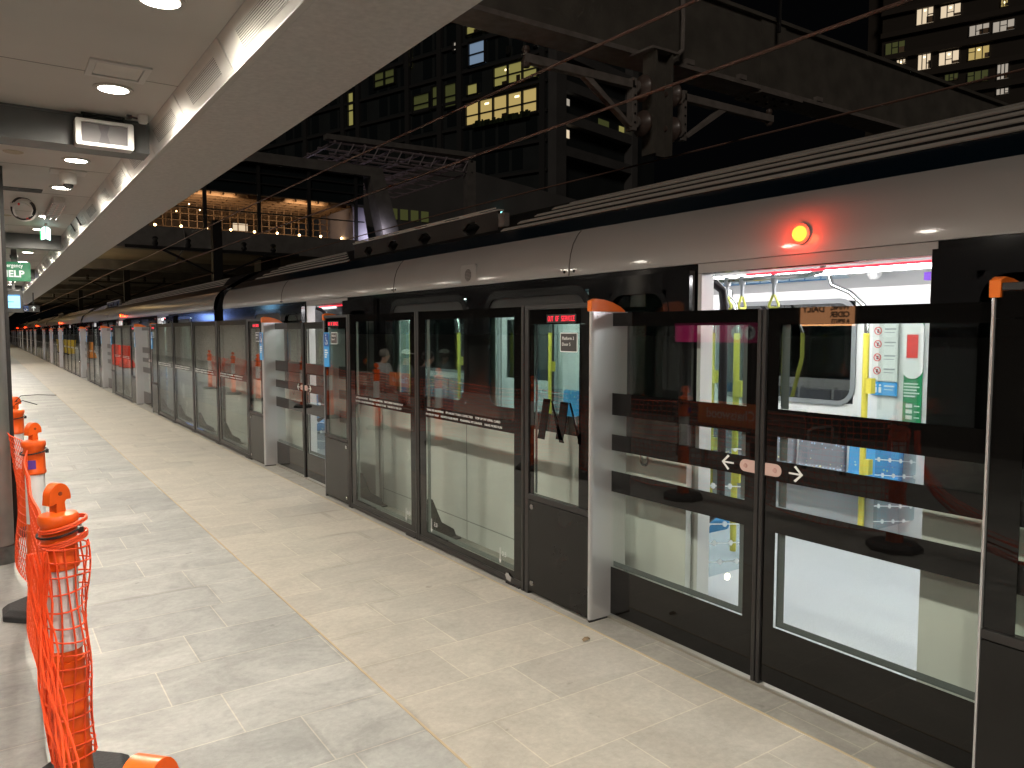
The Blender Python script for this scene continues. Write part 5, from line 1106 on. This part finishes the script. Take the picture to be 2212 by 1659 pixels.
for k in range(12): m_.box(-2, 16.3, 39.5 + 0.8*k, 39.58 + 0.8*k, 8.28, 8.44)
for k in range(30): m_.box(-1 + 0.6*k, -0.95 + 0.6*k, 39.2, 49.8, 8.33, 8.44)
m_.build('ceiling_grille', M_BRONZE, t)
for k in range(24): 
    if k % 3: MB().box(-1 + 0.72*k, -0.9 + 0.72*k, 46, 46.1, 6.5, 8.45).build('inner_post', M_BRONZE, t)
for k in range(9): MB().lathe([(0.01, -0.06), (0.05, -0.03), (0.06, 0.0), (0.05, 0.04), (0.01, 0.06)], (6.9 + 1.18*k, 40.4, 6.78 + 0.02*(k % 2)), 10).build('lamp_globe', E_BULB, t)
for (xx, yy, zz) in ((8.6, 41, 8.0), (9.1, 41, 7.75), (8.0, 41, 7.6), (9.6, 42, 8.1)): MB().lathe([(0.01, -0.03), (0.03, 0.0), (0.01, 0.03)], (xx, yy, zz), 8).build('small_lamp', E_BULB, t)
for xx in (4, 9.5, 14):
    al = bpy.data.lights.new('lamp', 'AREA'); al.energy = 44; al.color = (1.0, 0.70, 0.42); al.size = 2.0
    ao = bpy.data.objects.new('lamp', al); COL.objects.link(ao); ao.parent = t; ao.location = (xx - 9, -0.6, 1.2); ao.rotation_euler = (math.radians(96), 0, 0)
MB().prism([(16.4, 6.5), (17.3, 6.5), (17.0, 8.3), (16.4, 8.3)], 'y', 38.9, 44).build('side_glass', mat('pale_side_panel', (0.35, 0.33, 0.4), 0.4), t)
al = bpy.data.lights.new('lamp', 'AREA'); al.energy = 22; al.color = (0.85, 0.8, 1.0); al.size = 0.6
ao = bpy.data.objects.new('lamp', al); COL.objects.link(ao); ao.parent = t; ao.location = (17.6 - 9, -2.2, 0.5); ao.rotation_euler = (math.radians(80), 0, 0)
for k in range(5):  # lights added out of sight to warm up the deck underside
    u = thing('added_deck_light', (1.0, 43 + 14*k, 2.95), 'unseen warm light added on the canopy roof to brighten the bridge deck underside, %s of five' % ['nearest', 'second', 'third', 'fourth', 'farthest'][k], 'uplight', 'added lights for the bridge deck underside')
    MB().box(0.85, 1.15, 42.8 + 14*k, 43.2 + 14*k, 2.94, 3.06).build('housing', M_DARK, u)
    al = bpy.data.lights.new('lamp', 'AREA'); al.energy = 260; al.color = (1.0, 0.78, 0.45); al.size = 0.3
    ao = bpy.data.objects.new('lamp', al); COL.objects.link(ao); ao.parent = u; ao.location = (0, 0, 0.13); ao.rotation_euler = (math.radians(180), 0, 0)
# second frame and trussed roof behind, with low grey building
t = thing('roof_trellis', (22, 46, 11), 'open steel trussed roof frame standing right of the concourse', 'roof structure')
b = MB()
for k in range(6): b.tube([(17.5 + 1.9*k, 44, 12.9), (17.5 + 1.9*k, 56, 12.9)], 0.09, 6).tube([(17.5 + 1.9*k, 44, 12.2), (17.5 + 1.9*k, 56, 12.2)], 0.06, 6)
for k in range(7): b.tube([(17.2, 44.2 + 1.9*k, 12.9), (27.2, 44.2 + 1.9*k, 12.9)], 0.07, 6).tube([(17.2, 44.2 + 1.9*k, 12.2), (27.2, 44.2 + 1.9*k, 12.2)], 0.05, 6)
for k in range(12):
    b.tube([(17.5 + 0.8*k, 44, 12.2), (17.9 + 0.8*k, 44, 12.9)], 0.04, 5)
b.build('steel_lattice', mat('lattice_violet', (0.25, 0.2, 0.22), 0.5), t)
MB().prism([(17, 13.0), (27.3, 13.2), (27.3, 13.5), (17, 13.3)], 'y', 44, 44.6).box(26.7, 27.3, 44, 44.6, 6, 12.98).build('edge_frame', M_CONC, t)
al = bpy.data.lights.new('lamp', 'AREA'); al.energy = 40; al.color = (0.9, 0.75, 0.95); al.size = 1.0
ao = bpy.data.objects.new('lamp', al); COL.objects.link(ao); ao.parent = t; ao.location = (-3, 6, -1.5); ao.rotation_euler = (math.radians(180), 0, 0)
t = thing('low_building', (30, 60, 0), 'low dark grey building with a strip of dim windows and lit shopfronts below', 'building')
MB().prism([(22.0, 12.6), (34, 16.5), (60, 13.5), (60, -1), (22.0, -1)], 'y', 60, 75).build('wall', M_BLDG2, t)
for k in range(5): MB().box(27.6 + 1.0*k, 28.3 + 1.0*k, 59.9, 59.98, 11.2, 12.1).build('window', E_WIN[3], t)
MB().box(22.6, 32.5, 59.2, 59.3, 7.6, 8.6).build('shopfront', E_SHOP, t)
MB().box(24.8, 28.5, 59.0, 59.1, 8.9, 9.05).build('shop_strip_light', emit('cool_strip', (0.7, 0.8, 1.0), 0.9), t)
MB().box(22.4, 32.6, 59.32, 59.98, 7.4, 10.3).build('shop_hall', M_BLDG, t)
b = MB()
for k in range(9): b.box(22.7 + 1.15*k, 22.82 + 1.15*k, 58.9, 58.98, 7.4, 10.3)
b.build('shop_mullion', M_MULL, t)
MB().lathe([(0.02, -0.12), (0.16, 0), (0.02, 0.12)], (39.6, 59.5, 12.7), 8).build('cyan_lamp', emit('cyan_lamp', (0.3, 1.0, 0.95), 3.0), t)

# ------------------------------------------------------------------ tower blocks
def facade(P0, az, name, label, L, H, depth, m, wins, dark=None, sgn=1):
    """block whose lit face starts at P0 and runs L metres along azimuth az; windows (u0,u1,z0,z1,material index)"""
    t = thing(name, (P0[0], P0[1], 0), label, 'building', None)
    T = Vector((math.sin(az), math.cos(az), 0)); Nn = Vector((T.y, -T.x, 0))
    if Nn.dot(Vector((P0[0], P0[1], 0))) > 0: Nn = -Nn        # towards the camera
    O = Vector((P0[0], P0[1], 0))
    def Q(u, d, z): return O + T*u + Nn*d + Vector((0, 0, z))
    def slab(b, u0, u1, d0, d1, z0, z1):
        b.add([Q(u0,d0,z0), Q(u1,d0,z0), Q(u1,d1,z0), Q(u0,d1,z0), Q(u0,d0,z1), Q(u1,d0,z1), Q(u1,d1,z1), Q(u0,d1,z1)], [(0,3,2,1),(4,5,6,7),(0,1,5,4),(1,2,6,5),(2,3,7,6),(3,0,4,7)])
    return t, slab
CA = math.radians(37.13); PC = (95 * math.sin(CA), 95 * math.cos(CA))
t, slab = facade(PC, math.radians(-18), 'apartment_block', 'dark apartment block behind the gantry with several yellow lit windows', 60, 62, 30, M_BLDG, [])
b = MB(); slab(b, 0, 62, -28, 0, -1, 62); b.build('wall', M_BLDG, t)
b = MB()
for k in range(15): slab(b, 0, 62, 0.02, 0.35, 21.5 + 3.55*k - 0.25, 21.5 + 3.55*k + 0.1)
for u in (0.2, 13.6, 17.2, 23.3, 33.6, 37, 46): slab(b, u, u + 0.8, 0.02, 0.5, -1, 62)
b.build('floor_band', mat('band_dark', (0.028, 0.028, 0.028), 0.7), t)
b = MB()
for k in range(11):
    for q in range(26):
        if (q * 7 + k * 3) % 5: slab(b, 1.6 + 2.2*q, 3.3 + 2.2*q, 0.01, 0.05, 22.0 + 3.55*k, 24.6 + 3.55*k)
b.build('dark_window', M_DKWIN, t)
LW = [(1.4, 13.0, 28.4, 31.6, 0), (1.4, 8.3, 32.7, 35.2, 1), (10.9, 12.8, 32.5, 33.9, 1), (9.7, 12.5, 36.2, 39.2, 2), (6.2, 12.9, 40.2, 42.7, 1), (14.6, 16.8, 31.6, 34.7, 3), (17.8, 19.1, 31.9, 34.9, 3), (23.0, 24.3, 38.3, 41.1, 1), (34.9, 36.3, 32.3, 37.3, 1), (26.2, 30.5, 36.8, 38.9, 3), (14.5, 15.2, 38.7, 39.9, 5), (1.5, 1.9, 36.4, 38.0, 5), (22.7, 19.5, 31.8, 34.3, 3), (5.7, 6.1, 36.4, 37.3, 3)]
for (u0, u1, z0, z1, k) in LW:
    u0, u1 = min(u0, u1), max(u0, u1)
    b = MB(); slab(b, u0, u1, 0.06, 0.12, z0, z1); wd = b.build('window', E_WIN[k], t)
    n_ = max(1, round((u1 - u0) / 2.2)); b = MB()
    for q in range(n_ + 1): slab(b, u0 + (u1 - u0)*q/n_ - 0.12, u0 + (u1 - u0)*q/n_ + 0.12, 0.13, 0.4, z0, z1)
    for f in (0.0, 0.45, 0.98) if (z1 - z0) > 2 else (0, 0.98): slab(b, u0, u1, 0.13, 0.35, z0 + (z1 - z0)*f - 0.08, z0 + (z1 - z0)*f + 0.08)
    b.build('mullion', M_MULL, wd)
    if k in (0, 1) and u1 - u0 > 5:
        for q in range(2):
            b = MB(); slab(b, u0 + (u1-u0)*(0.28 + 0.42*q) - 0.35, u0 + (u1-u0)*(0.28 + 0.42*q) + 0.35, 0.124, 0.128, z1 - 0.75, z1 - 0.5); b.build('room_lamp', E_ROOMBULB, wd)
        b = MB()
        for q in range(3): slab(b, u0 + (u1-u0)*(0.1 + 0.3*q), u0 + (u1-u0)*(0.16 + 0.33*q), 0.121, 0.123, z0, z0 + 0.55 + 0.35*(q % 2))
        b.build('furniture', mat('furniture_brown', (0.05, 0.03, 0.015), 0.8), wd)
    if k == 0:
        random.seed(5); b = MB()
        for q in range(40):
            uu = u0 + random.random()*(u1-u0)*0.75 + 1; slab(b, uu, uu + 0.5*random.random() + 0.15, 0.42, 0.6, z0 - 0.3, z0 + 0.15 + 0.45*random.random())
        b.build('balcony_plants', mat('plant_dark', (0.02, 0.035, 0.01), 0.8), wd)
# right hand wing of the same block
T2 = math.radians(76); tv = Vector((math.sin(T2), math.cos(T2), 0)); nv = Vector((tv.y, -tv.x, 0)); O2 = Vector((PC[0], PC[1], 0))
def slab2(b, u0, u1, d0, d1, z0, z1):
    q = [O2 + tv*u + nv*d + Vector((0, 0, z)) for z in (z0, z1) for (u, d) in ((u0, d0), (u1, d0), (u1, d1), (u0, d1))]
    b.add(q, [(0,3,2,1),(4,5,6,7),(0,1,5,4),(1,2,6,5),(2,3,7,6),(3,0,4,7)])
b = MB(); slab2(b, 0.05, 18.1, -20, 0.0, -1, 58); b.build('side_wing', M_BLDG, t)
b = MB()
for k in range(-2, 8): slab2(b, 0.9, 18.2, 0.02, 1.2, 31.2 + 3.95*k, 32.4 + 3.95*k)
slab2(b, 0.0, 2.0, 0.02, 1.3, 14, 58); slab2(b, 16.8, 18.2, 0.02, 1.3, 14, 58)
b.build('balcony_band', M_BLDG2, t)
for (u0, u1, z0, z1, k) in ((2.2, 4.2, 29.9, 30.7, 5), (2.8, 4.2, 25.9, 26.9, 4), (15.4, 16.6, 28.3, 29.7, 1), (2.1, 2.6, 36.1, 37.4, 2), (10.5, 12.9, 28.3, 29.7, 3), (15.7, 16.6, 39.2, 39.8, 1)):
    b = MB(); slab2(b, u0, u1, 0.03, 0.08, z0, z1); b.build('window', E_WIN[k], t)
TA = math.radians(63.8); PT = (105 * math.sin(TA), 105 * math.cos(TA))
t, slab = facade(PT, math.radians(-20), 'residential_tower', 'residential tower at top right with scattered warm lit windows', 40, 70, 20, M_BLDG, [])
b = MB(); slab(b, -22, 7.6, -22, 0, -1, 70); slab(b, 7.61, 9.6, -22, -2.0, -1, 70); b.build('wall', mat('tower_brown', (0.035, 0.026, 0.018), 0.8), t)
b = MB()
for k in range(13): slab(b, -22, 7.7, 0.02, 0.5, 21.3 + 2.65*k, 21.9 + 2.65*k)
b.build('floor_band', mat('tower_band', (0.045, 0.034, 0.025), 0.8), t)
for (u0, u1, z0, z1, k) in ((2.1, 3.9, 38.1, 39.9, 4), (-0.7, 1.4, 38.3, 39.6, 4), (-3.6, -1.6, 35.6, 36.7, 5), (-6.0, -3.9, 35.5, 36.6, 5), (-5.3, -4.6, 38.2, 38.9, 0), (2.2, 3.6, 32.8, 34.5, 4), (-0.7, 1.4, 32.9, 34.3, 4), (-3.7, -1.6, 32.9, 34.2, 0), (-0.7, 0.7, 31.0, 31.7, 3), (-3.7, -1.6, 30.3, 31.5, 3), (-5.6, -4.5, 30.2, 31.8, 5), (-5.7, -4.5, 28.5, 29.1, 5), (5.0, 7.2, 35.3, 36.6, 3), (4.9, 5.9, 33.9, 34.4, 4), (5.4, 7.0, 25.9, 26.3, 1), (2.9, 3.5, 26.1, 26.4, 5), (-9.5, -7.5, 33.0, 34.3, 0), (-12, -10.4, 35.4, 36.8, 4)):
    b = MB(); slab(b, u0, u1, 0.03, 0.08, z0, z1); wd = b.build('window', E_WIN[k], t); b = MB(); n_ = 3
    for q in range(n_ + 1): slab(b, u0 + (u1-u0)*q/n_ - 0.05, u0 + (u1-u0)*q/n_ + 0.05, 0.09, 0.2, z0, z1)
    random.seed(int(u0*10)); q_ = random.randint(0, 2); zf = random.choice((0.35, 0.5, 0.62)); slab(b, u0 + (u1-u0)*q_/3, u0 + (u1-u0)*(q_+1)/3, 0.09, 0.15, z0 + (z1-z0)*zf, z0 + (z1-z0)*(zf + 0.06)); b.build('mullion', M_MULL, wd)
    b = MB(); slab(b, u0 + 0.05, u0 + (u1-u0)*random.uniform(0.2, 0.5), 0.084, 0.086, z0, z0 + (z1-z0)*random.uniform(0.2, 0.55)); b.build('curtain', mat('curtain_brown', (0.3, 0.2, 0.12), 0.8), wd)
    if k in (0, 4):
        b = MB(); slab(b, (u0+u1)/2 - 0.12, (u0+u1)/2 + 0.12, 0.085, 0.088, z1 - 0.4, z1 - 0.2); b.build('room_lamp', E_ROOMBULB, wd)
